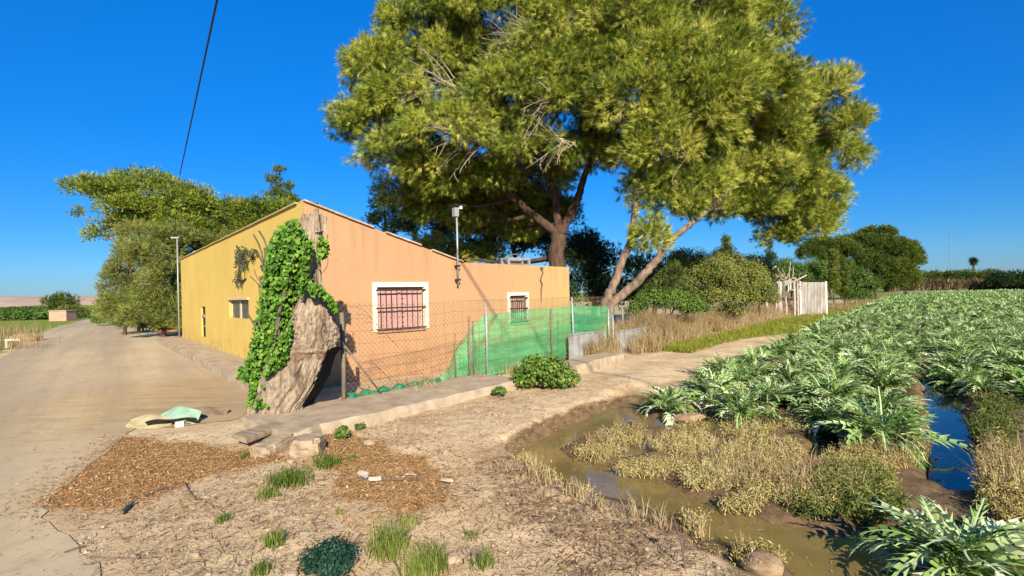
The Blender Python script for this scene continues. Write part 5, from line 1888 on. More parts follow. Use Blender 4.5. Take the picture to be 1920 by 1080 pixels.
def sprigs(name, spots, mat_, leaf, per=9, tb=.5, hgt=.22, stem=True):
    """low bushy weeds: short branching stems carrying little leaves"""
    C, Tn, St = [], [], []
    for px, py, rx, ry, n, hh, tb_ in spots:
        c = on_ground(px, py, WZ)
        a = rng.uniform(0, 6.28, n)
        q = np.sqrt(rng.random(n))
        X = px + rx * q * np.cos(a)
        Y = py + ry * q * np.sin(a)
        for xx, yy in zip(X, Y):
            p = gp(xx, yy, WZ + .06)
            hh_ = hh * .6 * rng.uniform(.3, 1.2)
            d = unit(np.array((rng.normal(0, .45), rng.normal(0, .45), 1.0)))
            tip = p + d * hh_
            St.append((p - d * .05, tip))
            t = rng.random(per) ** .7
            C.append(p + (tip - p) * t[:, None] + rng.normal(0, .022, (per, 3)) * (1 + hh_))
            Tn.append(np.clip(tb_ + rng.normal(0, .2) + rng.normal(0, .22, per), 0, 1))
    C = np.concatenate(C)
    Tn = np.concatenate(Tn)
    nn_ = unit(rng.normal(0, 1, C.shape) + np.array((0, -.4, .9)))
    V, Fq, T = quad_leaves(C, nn_, leaf * rng.uniform(.5, 1.5, len(C)), Tn, .3)
    a = np.array([s[0] for s in St]); b = np.array([s[1] for s in St])
    w = .0045
    sd_ = unit(np.cross(b - a, rand_unit(len(a)))) * w
    V2 = np.stack([a - sd_, a + sd_, b + sd_ * .4, b - sd_ * .4], 1).reshape(-1, 3)
    F2 = np.arange(4 * len(a)).reshape(-1, 4) + len(V)
    return tag(build(name, np.concatenate([V, V2]), np.concatenate([Fq, F2]), mat_, tint=np.concatenate([T, np.full(len(V2), .6)])), kind='stuff')


sprigs('yellow_weeds', [(1120, 850, 46, 11, 150, .10, .55), (1165, 818, 50, 13, 150, .08, .55), (1280, 835, 62, 20, 260, .13, .7), (1220, 878, 66, 14, 200, .1, .6), (1335, 895, 62, 24, 260, .15, .8), (1430, 855, 80, 34, 420, .18, .6),
                        (1450, 915, 70, 30, 330, .17, .55), (1520, 940, 56, 26, 240, .16, .5), (1300, 800, 40, 8, 40, .06, .5), (1400, 805, 56, 14, 130, .12, .6), (1500, 790, 60, 16, 130, .1, .45), (1668, 852, 66, 26, 330, .2, .5),
                        (1600, 870, 60, 26, 260, .18, .5), (1390, 945, 40, 14, 70, .1, .65), (1180, 800, 30, 6, 25, .05, .5), (1620, 900, 60, 30, 200, .18, .4), (1560, 780, 50, 16, 90, .1, .35)], M['weeds'], .024, 13)
sprigs('green_weeds', [(1600, 915, 74, 36, 420, .24, .68), (1540, 955, 50, 20, 150, .16, .4), (1872, 800, 52, 44, 360, .28, .30), (1890, 755, 46, 36, 280, .3, .45), (1640, 955, 56, 22, 150, .2, .45), (1842, 740, 26, 16, 100, .2, .75)],
       M['olive'], .036, 12)
sprigs('golden_weeds', [(1884, 900, 50, 46, 460, .26, .45), (1905, 960, 40, 40, 260, .26, .35), (1866, 850, 26, 30, 120, .22, .3), (1862, 940, 26, 20, 90, .18, .45)], M['weeds'], .034, 12)
sprigs('debris_sprigs', [(975, 900, 50, 20, 60, .08, .5), (1060, 950, 56, 18, 70, .09, .4), (1170, 995, 70, 22, 80, .09, .4), (1290, 1050, 60, 26, 90, .1, .45), (1120, 1040, 90, 36, 60, .06, .4), (980, 960, 60, 26, 40, .06, .35),
                         (1420, 1050, 44, 24, 130, .14, .35), (980, 880, 24, 14, 60, .2, .75), (1010, 905, 30, 20, 50, .22, .8), (1085, 935, 26, 12, 50, .2, .8), (1300, 985, 20, 14, 30, .2, .8), (1230, 1075, 60, 16, 90, .1, .6)], M['weeds'], .026, 7)
parts = []
for px, py, rx, ry, nn_, hh in ((1280, 835, 70, 22, 260, .13), (1380, 890, 90, 34, 420, .2), (1470, 900, 90, 40, 420, .22), (1680, 850, 66, 26, 260, .24), (1160, 830, 60, 20, 160, .12), (1560, 925, 80, 36, 260, .24), (1885, 900, 50, 50, 320, .32),
                              (1420, 800, 70, 14, 160, .16), (1330, 775, 50, 8, 60, .14), (1620, 800, 40, 14, 80, .2), (1230, 880, 60, 14, 120, .12)):
    a_ = rng.uniform(0, 6.28, nn_)
    q_ = np.sqrt(rng.random(nn_))
    P = np.array([gp(px + rx * q * math.cos(a), py + ry * q * math.sin(a), WZ + .05) for a, q in zip(a_, q_)])
    parts.append(blades(P, hh * rng.uniform(.4, 1.3, nn_), .7, .0055, np.clip(.62 + rng.normal(0, .3, nn_), 0, 1)))
tag(build_blades('dry_stalks', parts, M['straw']), kind='stuff')
xy = rng.uniform(0, 1, (5200, 2)) * (px_poly([(1700, 1090)], WZ)[0] * 0 + np.array((5.2, 5.0))) + np.array((-.2, 2.2))
dd2 = poly_sd(xy[:, 0], xy[:, 1], DITCH)
gq = ground_height(xy[:, 0], xy[:, 1])
edge = np.exp(-np.maximum(-dd2, 0) / .12)
ok_ = (dd2 < .03) & (gq < WZ) & (rng.random(len(xy)) < .12 + .8 * edge)
xy = xy[ok_]
n = len(xy)
az_ = rng.uniform(0, 6.28, n)
d_ = np.stack([np.cos(az_), np.sin(az_), np.zeros(n)], 1) * (rng.uniform(.004, .03, n))[:, None]
s2 = np.stack([-np.sin(az_), np.cos(az_), np.zeros(n)], 1) * (rng.uniform(.002, .006, n))[:, None]
P = np.concatenate([xy, np.full((n, 1), WZ + .004)], 1)
tag(build('floating_straw', np.stack([P - d_ - s2, P + d_ - s2, P + d_ + s2, P - d_ + s2], 1).reshape(-1, 3), np.arange(4 * n).reshape(-1, 4), M['straw'], tint=np.repeat(rng.uniform(.1, .9, n), 4)), kind='stuff')
# fallen straw, twigs and crumbs lying everywhere on the bare earth
def flat_bits(name, polys, n, L, w, mat_, tb=.5, tv=.25, pile=.0, lift=.006):
    X, Y = [], []
    for poly, m in polys:
        poly = np.asarray(poly)
        lo, hi = poly.min(0), poly.max(0)
        x = rng.uniform(lo[0], hi[0], m * 4)
        y = rng.uniform(lo[1], hi[1], m * 4)
        d = poly_sd(x, y, poly) + .2 * (fbm(x * 2.5, y * 2.5, 4) - .5)
        ok_ = np.where(d < 0)[0][:m]
        X.append(x[ok_]); Y.append(y[ok_])
    X, Y = np.concatenate(X), np.concatenate(Y)
    n = len(X)
    Z = ground_height(X, Y)
    k = Z > WZ - .02
    X, Y, Z = X[k], Y[k], Z[k]
    n = len(X)
    Z = np.maximum(Z, np.where(poly_sd(X, Y, ROAD) < 0, .008, -9)) + lift + pile * rng.random(n)
    az = rng.uniform(0, 6.28, n)
    d = np.stack([np.cos(az), np.sin(az), rng.normal(.05, .25, n)], 1)
    P = np.stack([X, Y, Z], 1)
    ll = L * rng.uniform(.4, 1.6, n)[:, None]
    sd_ = unit(np.cross(d, np.array((0, 0, 1.0)) + rng.normal(0, .35, (n, 3)))) * (w * rng.uniform(.5, 1.5, n))[:, None] / 2
    V = np.stack([P - d * ll / 2 - sd_, P - d * ll / 2 + sd_, P + d * ll / 2 + sd_ * .6, P + d * ll / 2 - sd_ * .6], 1)
    # keep the lower end on the ground
    T = np.repeat(np.clip(tb + rng.normal(0, tv, n), 0, 1), 4)
    return tag(build(name, V.reshape(-1, 3), np.arange(4 * n).reshape(-1, 4), mat_, tint=T), kind='stuff')


flat_bits('brown_leaf_litter', [(LITTER_A, 12000), (LITTER_B, 7000)], 0, .02, .0055, M['chips'], .5, .3, .012)
def widen(poly, d):
    c = poly.mean(0)
    v = poly - c
    return c + v * (1 + d / np.linalg.norm(v, axis=1, keepdims=True))


flat_bits('scattered_litter', [(widen(LITTER_A, .2), 2200), (widen(LITTER_B, .25), 2000), (widen(LITTER_A, .45), 1000), (widen(LITTER_B, .6), 1000), (widen(LITTER_B, 1.0), 700)], 0, .035, .007, M['chips'], .4, .25, .006)
DARK = px_poly([(220, 1090), (240, 960), (420, 925), (520, 900), (700, 960), (900, 880), (1200, 950), (1450, 1090)])
PATH = px_poly([(1040, 735), (1190, 755), (1300, 715), (1420, 655), (1640, 568), (1560, 578), (1300, 655), (1180, 690)])
NEAR = px_poly([(180, 1095), (120, 975), (330, 930), (520, 860), (640, 800), (980, 735), (1180, 700), (1190, 760), (980, 850), (1050, 900), (1350, 1030), (1480, 1095)])
flat_bits('straw_litter', [(NEAR, 12000), (widen(NEAR, .3), 2500), (DARK, 5000), (PATH, 5000)], 0, .036, .004, M['straw'], .68, .25, .006)
flat_bits('dark_twig_litter', [(PATH, 1200), (DARK, 1500), (NEAR, 1500), (DEBRIS, 1900)], 0, .05, .005, leafmat('dark_twigs', [(0, (.06, .032, .016)), (1, (.30, .165, .085))], .05, .9, .1), .4, .3, .015)
ROADNEAR = np.array([(-9, 3), (-2.3, 2.4), (-2.6, 4.2), (-3.4, 7.2), (-6, 10), (-12, 12), (-12, 6)])
flat_bits('road_grit', [(ROADNEAR, 1500)], 0, .022, .006, leafmat('road_leaf_bits', [(0, (.07, .045, .025)), (1, (.30, .20, .11))], .05, .9, .1), .4, .3, .003)
# gravel crumbs
gv, gf = [], []
x = rng.uniform(-3, 4, 6000)
y = rng.uniform(2.6, 9, 6000)
k = (poly_sd(x, y, NEAR) < 0)
x, y = x[k][:2600], y[k][:2600]
z = ground_height(x, y)
for px_, py_, pz_ in zip(x, y, z):
    if pz_ < WZ:
        continue
    r = .006 + .012 * rng.random() ** 3
    c = np.array((px_, py_, pz_ + r * .3))
    o_ = rng.normal(0, .25, (6, 3)) + np.array([(1, 0, 0), (-1, 0, 0), (0, 1, 0), (0, -1, 0), (0, 0, .8), (0, 0, -.8)])
    n = len(gv)
    gv += list(c + o_ * r)
    gf += [[n, n + 2, n + 4], [n + 2, n + 1, n + 4], [n + 1, n + 3, n + 4], [n + 3, n, n + 4], [n + 2, n, n + 5], [n + 1, n + 2, n + 5], [n + 3, n + 1, n + 5], [n, n + 3, n + 5]]
tag(build('gravel', gv, gf, simple('pale_crumbs', (.46, .35, .23), (.25, .16, .1), 9, .95, 0)), kind='stuff')


def rock(name, px, py, size, label, mat_, cat='stone', group=None, seed=0, squash=.6):
    c = on_ground(px, py)
    bm = bmesh.new()
    bmesh.ops.create_icosphere(bm, subdivisions=3, radius=1)
    V = np.array([v.co for v in bm.verts])
    Fx = [[v.index for v in f.verts] for f in bm.faces]
    bm.free()
    k = .75 + .6 * fbm(V[:, 0] * 1.5 + seed * 7, V[:, 1] * 1.5 + V[:, 2] * 1.3, 4)
    V = V * k[:, None] * np.array((size[0], size[1], size[0] * squash)) / 2
    return tag(build(name, V + c + np.array((0, 0, size[0] * squash * .25)), Fx, mat_, None, tuple(c)), label, cat, group)


M['stone'] = simple('pale_stone', (.40, .30, .195), (.24, .17, .105), 9, .9, .4)
M['mudclod'] = simple('dry_mud_clod', (.34, .23, .13), (.14, .085, .045), 7, .95, .9, .03)
G6 = 'loose stones on the bare earth'
for i, (px, py, sx, sy, lab) in enumerate(((692, 834, .12, .09, 'flat pale stone above the orange litter'), (836, 848, .05, .04, 'small round stone right of the flat pale stone'), (880, 862, .045, .04, 'little grey stone near the dark debris'),
                                       (367, 1043, .05, .04, 'small white stone at the lower left'), (850, 1052, .10, .08, 'wide pale stone at the bottom centre'), (545, 1082, .08, .07, 'pale stone at the bottom edge beside the dark clump'),
                                       (545, 868, .07, .05, 'small rubble stone under the broken block'), (490, 905, .05, .04, 'pebble left of the broad grass tuft'), (1520, 967, .10, .07, 'grey stone at the water edge below the green weeds'),
                                       (1370, 842, .05, .04, 'small stone amid the yellow weeds'))):
    rock('stone', px, py, (sx, sy), lab, M['stone'], 'stone', G6, i)
rock('mud_clod', 1430, 1066, (.26, .22), 'big rounded dry mud clod on the bank at the bottom edge', M['mudclod'], 'clod', None, 21, .45)
rock('mud_clod', 1290, 788, (.42, .2), 'long low mud bank below the leftmost artichoke plant', M['mudclod'], 'clod', None, 22, .3)

# broken end of the concrete strip
M['rubble'] = simple('crumbly_old_concrete', (.40, .30, .185), (.20, .135, .08), 7, .95, .9, .03, detail=9)


def rough_block(name, c, size, ax, up, label, mat_, cat, seed):
    """broken masonry: a box with rounded, chipped and uneven faces"""
    bm = bmesh.new()
    bmesh.ops.create_cube(bm, size=2)
    bmesh.ops.subdivide_edges(bm, edges=bm.edges[:], cuts=9, use_grid_fill=True)
    V = np.array([v.co for v in bm.verts])
    Fx = [[v.index for v in f.verts] for f in bm.faces]
    bm.free()
    nrm_ = unit(V)
    V = V * (1 - .16 * (np.abs(V).min(1, keepdims=True) > .75) - .05 * ((np.abs(V) > .75).sum(1, keepdims=True) >= 2))
    k = fbm(V[:, 0] * 1.7 + seed, V[:, 1] * 1.7 + V[:, 2] * 2.1, 4) - .5
    V = V + nrm_ * (k * .42)[:, None]
    ax, up = unit(ax), unit(up)
    s_ = unit(np.cross(up, ax))
    up = np.cross(ax, s_)
    W3 = c + (V[:, :1] * ax * size[0] + V[:, 1:2] * s_ * size[1] + V[:, 2:] * up * size[2]) / 2
    return tag(build(name, W3, Fx, mat_, None, tuple(c)), label, cat)


blk = on_ground(566, 862)
rough_block('concrete_block', blk + np.array((0, .17, .08)), (.28, .32, .2), (1, .12, 0), (0, .05, 1), 'pale broken concrete block in front of the hollow trunk', M['rubble'], 'concrete block', 3)
sb_ = gp(482, 812, .1)
mb = MB()
a = unit(gp(522, 800, .1) - gp(438, 828, .1))
mb.box(sb_ + np.array((0, .06, .0)), (.56, .22, .05), a, (.05, -.15, 1), jit=.012)
ob = mb.build('stone_slab', simple('grey_brown_slab', (.32, .235, .15), (.17, .115, .07), 6, .95, .9, .03, stretch=(.4, 2.2, 1)), None, tuple(sb_))
tag(ob, 'tilted grey slab lying just left of the broken block', 'slab')
rk = on_ground(505, 858)
rough_block('concrete_block', rk + np.array((-.06, .24, .03)), (.24, .46, .18), (1, -.2, 0), (.15, -.1, 1), 'crumbling concrete lump across the dark gap, left of the broken block', M['rubble'], 'concrete block', 11)

# heap of dumped sheets on the apron
def bent_sheet(name, px0, py0, px1, py1, w, z0, arch, thick, label, mat_, cat, twist=0.0, group=None):
    a, b = gp(px0, py0, z0), gp(px1, py1, z0)
    d = unit(b - a)
    L = np.linalg.norm(b - a)
    sd_ = np.array((-d[1], d[0], 0))
    V, Fx = [], []
    nu_, nv_ = 14, 5
    for k in (0, 1):
        for i in range(nu_ + 1):
            for j in range(nv_ + 1):
                u, v = i / nu_, j / nv_ - .5
                wz_ = arch * math.sin(u * math.pi) + .012 * math.sin(u * 9 + j) + twist * v
                tap = .55 + .45 * math.sin(u * math.pi) ** .6
                V.append(a + d * L * u + sd_ * w * v * tap + np.array((0, 0, wz_ + k * thick)))
    n1 = (nu_ + 1) * (nv_ + 1)
    for k in (0, 1):
        for i in range(nu_):
            for j in range(nv_):
                q = [i * (nv_ + 1) + j, (i + 1) * (nv_ + 1) + j, (i + 1) * (nv_ + 1) + j + 1, i * (nv_ + 1) + j + 1]
                Fx.append([x_ + k * n1 for x_ in (q if k else q[::-1])])
    rim = [i * (nv_ + 1) for i in range(nu_ + 1)] + [nu_ * (nv_ + 1) + j for j in range(1, nv_ + 1)] + [i * (nv_ + 1) + nv_ for i in range(nu_ - 1, -1, -1)] + list(range(nv_ - 1, 0, -1))
    for p, q in zip(rim, rim[1:] + rim[:1]):
        Fx.append([p, q, q + n1, p + n1])
    return tag(build(name, V, Fx, mat_, None, tuple(a)), label, cat, group)


G7 = 'dumped sheets on the road apron'
bent_sheet('plastic_sheet', 296, 787, 372, 786, .24, .05, .075, .008, 'bent pale green plastic sheet on top of the dumped heap', simple('pale_green_plastic', (.30, .42, .26), (.18, .30, .22), 8, .45, .1), 'sheet', .12, G7)
bent_sheet('old_board', 240, 797, 322, 795, .22, .02, .03, .02, 'straw-coloured flat board at the left of the dumped heap', simple('straw_board', (.40, .33, .17), (.28, .22, .12), 8, .8, .2), 'board', .1, G7)
bent_sheet('dark_underside', 276, 798, 372, 791, .2, .03, .03, .012, 'black crumpled layer drawn for the dark underside of the green sheet', simple('underside_black', (.03, .026, .022), (.015, .012, .01), 9, .8, .3), 'mat', -.1, G7)  # black layer drawn for the heap's dark underside
bent_sheet('burlap_sack', 340, 779, 425, 776, .3, .01, .035, .02, 'grey-brown flattened sack behind the green sheet', simple('grey_sack', (.26, .185, .115), (.15, .10, .06), 14, .95, .6, .02), 'sack', .06, G7)
p = gp(341, 799, .0)
mb = MB(); mb.box(p + np.array((0, 0, .035)), (.11, .1, .06), (1, .1, 0), jit=.008)
tag(mb.build('white_scrap', simple('dirty_white', (.62, .55, .46), (.45, .38, .3), 20, .7, .1), None, tuple(p)), 'small white lump at the front of the dumped heap', 'scrap', G7)
# sticks and pale scraps
GS = 'dead sticks on the bare earth'
for pts, r, lab in (([(270, 935), (300, 922), (330, 913)], .007, 'long straight dark stick along the lower edge of the brown litter'), ([(346, 908), (355, 925), (368, 940)], .005, 'short curved twig right of the long stick'),
                   ([(228, 968), (240, 955), (250, 948)], .016, 'thick dark broken twig left of the white ground'), ([(120, 1040), (160, 1028)], .004, 'thin twig on the road at the lower left'),
                   ([(170, 1050), (260, 1052)], .005, 'long thin twig near the bottom left corner of the bare earth'), ([(645, 902), (780, 903), (800, 898)], .006, 'thin stick lying across the orange litter'),
                   ([(1268, 1000), (1280, 1040), (1285, 1070)], .006, 'upright dead stalk on the bank near the bottom')):
    P = [on_ground(x_, y_) + np.array((0, 0, r + .012)) for x_, y_ in pts]
    if 'upright' in lab:
        P = [P[-1], P[-1] + np.array((-.02, 0, .16)), P[-1] + np.array((-.06, .02, .3))]
    mb = MB(); mb.tube(P, [r, r * .9, r * .6][:len(P)], 6)
    for q in range(3):
        e = P[1] + rng.normal(0, .04, 3) * np.array((1, 1, .3)) + np.array((0, 0, .02))
        mb.tube([P[min(1, len(P) - 1)], e], [r * .6, r * .3], 5)
    tag(mb.build('dead_stick', M['dark_wood'], None, tuple(P[0])), lab, 'stick', GS)
GP_ = 'pale scraps on the orange litter'
for (x0, y0), (x1, y1), w, lab in (((672, 892), (688, 903), .025, 'forked white scrap at the left of the orange litter'), ((694, 908), (714, 905), .022, 'flat white strip beside the forked scrap'), ((826, 907), (846, 911), .028, 'pale wood chip at the right of the orange litter'), ((762, 897), (776, 895), .03, 'small white chip amid the orange litter')):
    a, b = on_ground(x0, y0), on_ground(x1, y1)
    mb = MB(); mb.box((a + b) / 2 + np.array((0, 0, .04)), (np.linalg.norm(b - a), w, .012), b - a, (.1, -.2, 1), jit=.006)
    if 'forked' in lab:
        mb.box((a + b) / 2 + np.array((.01, .02, .046)), (np.linalg.norm(b - a) * .8, w * .5, .01), (b - a)[[1, 0, 2]], (0, -.1, 1), jit=.005)
    tag(mb.build('pale_scrap', simple('bleached_scrap', (.52, .44, .34), (.38, .30, .22), 20, .7, .1), None, tuple(a)), lab, 'scrap', GP_)

# ------------------------------------------------------------------ gate, pergola and far things
GYd = 28.5
def gpt(px, py):
    return at(px, py, GYd + (px - 1500) * .012)
gate = thing('sheet_gate', tuple(gpt(1525, 592)), 'weathered white sheet gate beside the dry grass at the end of the fence', 'gate')
mb = MB()
NGT = 15
for i in range(NGT):
    a = 1503 + (1548 - 1503) * i / NGT
    b = 1503 + (1548 - 1503) * (i + 1) / NGT
    p0, p1 = gpt(a, 594), gpt(b, 594)
    z1 = gpt(a, 529)[2]
    mb.box(np.array(((p0[0] + p1[0]) / 2, p0[1] + .02 * (i % 2), (z1 - .15) / 2)), (np.linalg.norm(p1 - p0) * 1.05, .02, z1 + .15), p1 - p0)
mb.build('panel', simple('flaking_white_sheet', (.36, .33, .28), (.18, .145, .105), 3, .8, .2, stretch=(1, 1, .4)), gate)
for px in (1501, 1549.5):
    mb = MB(); q = gpt(px, 594); mb.box((q[0], q[1], .95), (.1, .1, gpt(px, 526)[2] * 1.0), (1, 0, 0)); mb.build('post', M['white'], gate)
pg = thing('pergola', tuple(gpt(1470, 596)), 'ruined pergola of pale posts with bare vine branches on top', 'pergola')
for px, yb_, yt, w in ((1463, 596, 528, .26), (1490, 588, 528, .12), (1496.5, 588, 530, .1), (1454, 592, 544, .12), (1474, 598, 556, .1)):
    mb = MB(); q = at(px, yb_, 27.5); z1 = at(px, yt, 27.5)[2]
    mb.tube([np.array((q[0], q[1], -.2)), np.array((q[0] + rng.normal(0, .03), q[1], z1 * .5)), np.array((q[0], q[1], z1))], [w * .55, w * .5, w * .45], 8)
    mb.build('post', simple('flaking_pale_post', (.52, .44, .36), (.30, .22, .17), 6, .9, .4), pg)
for x0, y0, x1, y1, w in ((1455, 530, 1482, 527, .14), (1470, 535, 1512, 516, .09), (1484, 543, 1498, 545, .08), (1450, 548, 1500, 546, .07), (1436, 513, 1455, 499, .08), (1467, 552, 1492, 552, .34)):
    mb = MB(); a, b = at(x0, y0, 27.4), at(x1, y1, 27.9)
    if w > .3:
        mb.box((a + b) / 2, (np.linalg.norm(b - a), .05, w), b - a)
        mb.build('panel', M['dark_wood'], pg)
    else:
        mb.tube([a, (a + b) / 2 + np.array((0, 0, -.04)), b], w * .5, 7)
        mb.build('beam', M['twig'], pg)
for i in range(4):
    mb = MB(); a, b = at(1478 + i * 4, 530, 27.6), at(1478 + i * 4, 547, 27.6)
    mb.tube([a, b], .04, 6); mb.build('baluster', M['white'], pg)
vb = MB()
for _ in range(30):
    a = at(rng.uniform(1455, 1500), rng.uniform(520, 535), 27.4 + rng.random())
    b = a + rng.normal(0, .35, 3) + np.array((0, 0, .1))
    vb.tube(bezier(a, (a + b) / 2 + rng.normal(0, .15, 3), b, 5), .022, 4)
vb.build('vine_branches', M['twig'], pg)
p = at(1436, 518, 27.5)
mb = MB(); mb.tube([p + np.array((0, 0, -.25)), p + np.array((0, 0, .25))], [.3, .26], 12)
mb.tube([np.array((p[0], p[1], -.2)), p + np.array((0, 0, -.25))], .06, 8)
tag(mb.build('water_drum', M['white'], None, (p[0], p[1], 0)), 'small white drum on a post left of the pergola', 'drum')

# reed bank and hedge at the far edge of the field
FY = 128
nb_ = 16000
px = rng.uniform(1660, 2080, nb_)
c = np.array([at(q, 540, FY + rng.uniform(0, 8)) for q in px])
hb = np.where(px > 1862, 3.6, 4.0) * (.8 + .35 * fbm(px * .05, px * .01, 3))
P = np.stack([c[:, 0], c[:, 1], np.full(nb_, -.1)], 1)
tag(build_blades('reed_bank', [blades(P, hb * rng.uniform(.15, 1.05, nb_), .95, .26, np.clip(.42 + .9 * (fbm(px * .09, c[:, 1] * .4, 3) - .5) + rng.normal(0, .25, nb_), 0, 1))],
                 leafmat('brown_reeds', [(0, (.06, .04, .02)), (.5, (.22, .15, .085)), (1, (.36, .26, .15))], .15, .8, .1)), kind='stuff')
for i, (x0, x1, yt, d, lab, mt, tb_) in enumerate(((1862, 2060, 511, -4, 'long dark hedge at the far right edge of the field', 'dark_needles', .35), (1680, 1865, 510, 9, 'low green hedge top running behind the brown reed bank', 'far_needles', .35))):
    cl = []
    for q in np.arange(x0, x1, 14):
        cl.append((q, yt + 8 + rng.normal(0, 1), 0, 12, 7 + rng.normal(0, 1)))
        cl.append((q + 6, yt + 18, 0, 12, 8))
    mj = [px_clump(a_, b_, FY + d, rx, ry) for a_, b_, _, rx, ry in cl]
    v, f, t, _ = needle_crown(mj, 3.2, 6, .42, .12, puff=.9, tbase=tb_)
    v[:, 2] = np.maximum(v[:, 2], -.1)
    tag(build('hedge', v, f, M[mt], None, tuple(mj[0][0] * (1, 1, 0)), tint=t), lab, 'hedge')
# fan palm
pp = at(1825, 512, 165)
palm = thing('palm_tree', (pp[0], pp[1], 0), 'lone dark fan palm standing beyond the far reed bank', 'palm tree')
mb = MB(); top = at(1825, 489, 165)
mb.tube([np.array((pp[0], pp[1], -.2)), np.array((pp[0] + .1, pp[1], 5)), top], [.38, .3, .28], 8); mb.build('trunk', M['bark'], palm)
b = np.repeat(top[None], 620, 0)
d = rand_unit(620); d[:, 2] = d[:, 2] * .8 + .15
sk = rng.random(620) < .18
d[sk, 2] = -.8 - rng.random(sk.sum()); d = unit(d * (1, 1, 1))
V, Fx, T = tri_needles(b + rng.normal(0, .15, b.shape), d, np.where(sk, 1.9, rng.uniform(1.0, 1.8, 620)), np.full(620, .22), np.clip(.35 + rng.normal(0, .2, 620), 0, 1))
build('crown', V, Fx, M['dark_needles'], palm, tint=T)
# lattice mast
mY = 620
mst = thing('radio_mast', tuple(at(1783, 520, mY) * (1, 1, 0)), 'very faint thin lattice mast on the horizon left of the palm', 'mast')
zt_ = at(1781, 428, mY)[2]
mm = MB(); bx, by = at(1782, 500, mY)[:2]
for k in range(3):
    w = k * 2.094
    mm.tube([(bx + .5 * math.cos(w), by + .5 * math.sin(w), 0), (bx + .5 * math.cos(w), by + .5 * math.sin(w), zt_)], .035, 4)
nz = 60
for i in range(nz):
    for k in range(3):
        w0, w1 = k * 2.094, (k + 1) * 2.094
        mm.tube([(bx + .5 * math.cos(w0), by + .5 * math.sin(w0), zt_ * i / nz), (bx + .5 * math.cos(w1), by + .5 * math.sin(w1), zt_ * (i + 1) / nz)], .025, 3)
mm.build('lattice', simple('faded_mast_paint', (.30, .30, .34), None, 3, .6, 0), mst)
for y in (435, 447, 462, 477, 491):
    q = MB(); z = at(1782, y, mY)[2]
    q.tube([(bx, by, z - 1.1), (bx, by, z + 1.1)], .75, 8); q.build('antenna_drum', simple('grey_antenna', (.25, .25, .28), None, 3, .6, 0), mst)

# ------------------------------------------------------------------ left of the road
hy = gp(107, 602, 0)[1]
p = gp(107, 602, 0)
mb = MB()
W_ = 30 / F * hy
mb.box(p + np.array((0, W_ * .4, .48)), (W_, W_ * .8, 1.0), (1, .1, 0))
hut = thing('irrigation_hut', tuple(p), 'small salmon block hut beside the road far on the left', 'hut')
mb.build('walls', simple('salmon_block', (.46, .27, .18), (.36, .20, .13), 3, .9, .2), hut)
mb = MB(); mb.box(p + np.array((0, W_ * .4, 1.02)), (W_ * 1.06, W_ * .88, .08), (1, .1, 0)); mb.build('roof_slab', M['concrete'], hut)
dh_ = gp(20, 604, 0)[1] + 6
cl = [(q, 592 + rng.normal(0, 1), 0, 16, 9) for q in np.arange(-60, 90, 12)] + [(q, 586 + rng.normal(0, 1.5), 0, 10, 4) for q in np.arange(-60, 80, 16)]
mj = [px_clump(a_, b_, dh_, rx, ry) for a_, b_, _, rx, ry in cl]
v, f, t, _ = leaf_crown(mj, 22, .22, puff=.45, tbase=.25)
v[:, 2] = np.maximum(v[:, 2], -.1)
tag(build('hedge', v, f, M['bush'], None, tuple(mj[0][0] * (1, 1, 0)), tint=t), 'dark clipped citrus hedge along the green field on the left', 'hedge')
simple_tree('small_tree', 'small open-crowned tree behind the salmon hut', 'tree', 118, 58, ((95, 565, 0, 14, 6), (120, 560, 0, 18, 7), (135, 572, 0, 10, 7), (108, 575, 0, 20, 6)), M['far_needles'], 'needle', None, r=.1, puff=.5, dens=8, size=.35, w=.05, tbase=.3)
simple_tree('shrub', 'brownish shrub on the roadside right behind the salmon hut', 'shrub', 140, 56, ((140, 590, 0, 14, 10), (128, 585, 0, 12, 8), (152, 594, 0, 8, 7)), M['tamarisk'], 'needle', None, r=.06, puff=.45, dens=12, size=.3, w=.05, tbase=.45)
for i, (px, py, rx, ry, Y, lab, tb_) in enumerate(((165, 588, 14, 7, 85, 'far low green bush at the end of the road', .6), (182, 592, 12, 6, 80, 'far bush at the right side of the road end', .4), (60, 580, 22, 4, 140, 'flat row of dark far trees below the bare hill', .2), (30, 583, 24, 4, 130, 'flat dark far trees at the left below the bare hill', .25))):
    mj = [px_clump(px, py, Y, rx, ry), px_clump(px + rx * .6, py + 2, Y, rx * .5, ry * .7)]
    v, f, t, _ = leaf_crown(mj, 8, .35, puff=.7, tbase=tb_)
    tag(build('far_bush', v, f, M['bush'], None, tuple(mj[0][0] * (1, 1, 0)), tint=t), lab, 'bush', 'far bushes on the left')
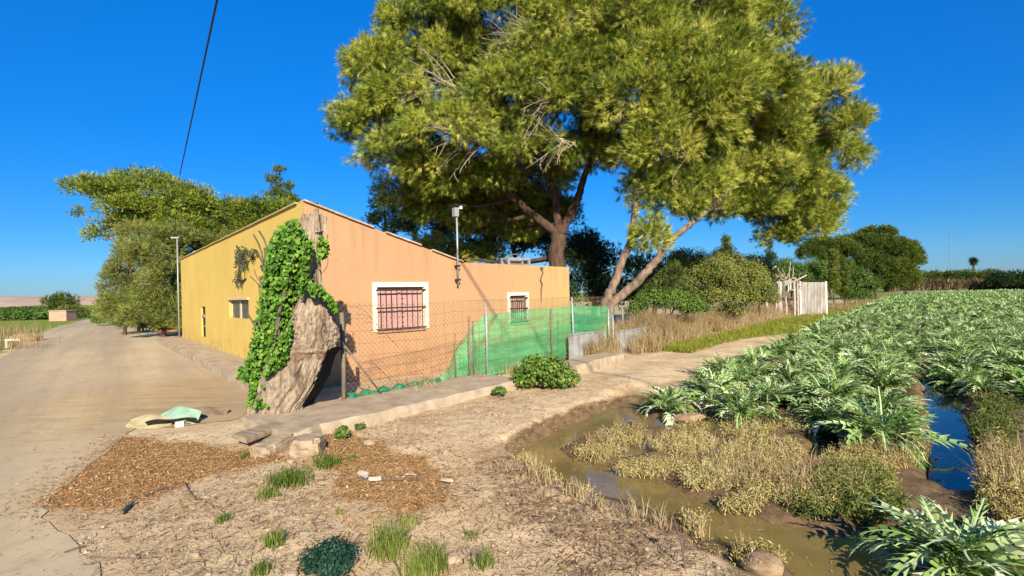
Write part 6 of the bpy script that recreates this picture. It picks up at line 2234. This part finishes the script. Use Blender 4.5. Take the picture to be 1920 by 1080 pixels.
# fallen white and red barrier
p = gp(25, 651, 0)
br = thing('road_barrier', tuple(p), 'fallen white frame with a red panel in the roadside weeds', 'barrier')
k = p[1] / F
mb = MB()
mb.box(p + np.array((0, 0, 14 * k)), (28 * k, .06, .06), (1, .1, 0))
mb.box(p + np.array((-11 * k, 0, 6 * k)), (.1, .06, 13 * k), (1, .1, 0))
mb.box(p + np.array((12 * k, .03, 6 * k)), (.06, .06, 13 * k), (1, .1, 0), (.2, 0, 1))
mb.build('frame', simple('white_barrier_paint', (.72, .70, .66), (.55, .52, .48), 8, .5, .1), br)
mb = MB(); mb.add([p + np.array((2 * k, -.02, 2 * k)), p + np.array((12 * k, -.02, 1 * k)), p + np.array((13 * k, -.02, 11 * k)), p + np.array((4 * k, .0, 7 * k)), p + np.array((2 * k, .02, 2 * k)), p + np.array((12 * k, .02, 1 * k)), p + np.array((13 * k, .02, 11 * k)), p + np.array((4 * k, .04, 7 * k))],
                 [[0, 1, 2, 3], [7, 6, 5, 4], [0, 4, 5, 1], [1, 5, 6, 2], [2, 6, 7, 3], [3, 7, 4, 0]])
mb.build('red_panel', simple('faded_red', (.50, .07, .05), (.34, .05, .04), 8, .6, .1), br)
hp_ = gp(50, 640, 0)
rock('earth_heap', 48, 640, (1.1, .8), 'brown heap of earth behind the fallen barrier', M['mudclod'], 'heap', None, 31, .45)
rock('earth_heap', 318, 622, (1.5, 1.2), 'orange heap of earth at the end of the pavement', simple('orange_earth', (.42, .25, .10), (.28, .15, .06), 6, .95, .6, .03), 'heap', None, 32, .4)

# ------------------------------------------------------------------ cable, its pole, lamp at the house corner
cb = MB()
a, b = at(333, 346, 31), at(405, 0, 11)
c = b + (b - a) * .9
mid = (a + c) / 2 + np.array((0, 0, -.2))
cb.tube(bezier(a, mid, c, 26), .024, 6)
tag(cb.build('overhead_cable', simple('dark_violet_cable', (.03, .018, .075), (.02, .012, .05), 10, .5, 0), None, tuple(a)), 'single dark cable rising steeply across the sky at the upper left', 'cable')
pb_ = np.array((a[0], a[1], 0))
mb = MB(); mb.tube([pb_, pb_ + np.array((0, 0, a[2] + .2))], [.16, .11], 10)
tag(mb.build('utility_pole', M['dark_wood'], None, tuple(pb_)), 'wooden cable pole hidden among the trees behind the house', 'pole')
q = B_ - DP * .12 - DY_ * .1
z1 = at(339, 447, q[1])[2]
sl_ = thing('street_lamp', (q[0], q[1], 0), 'thin pale lamp post at the far corner of the ochre wall', 'lamp post')
mb = MB(); mb.tube([(q[0], q[1], -.1), (q[0], q[1], z1)], .024, 8); mb.build('pole', M['metal'], sl_, sm=True)
mb = MB(); mb.box((q[0] - .06, q[1], z1 + .03), (.3, .12, .06), (1, .1, 0)); mb.build('lamp_head', M['metal'], sl_)
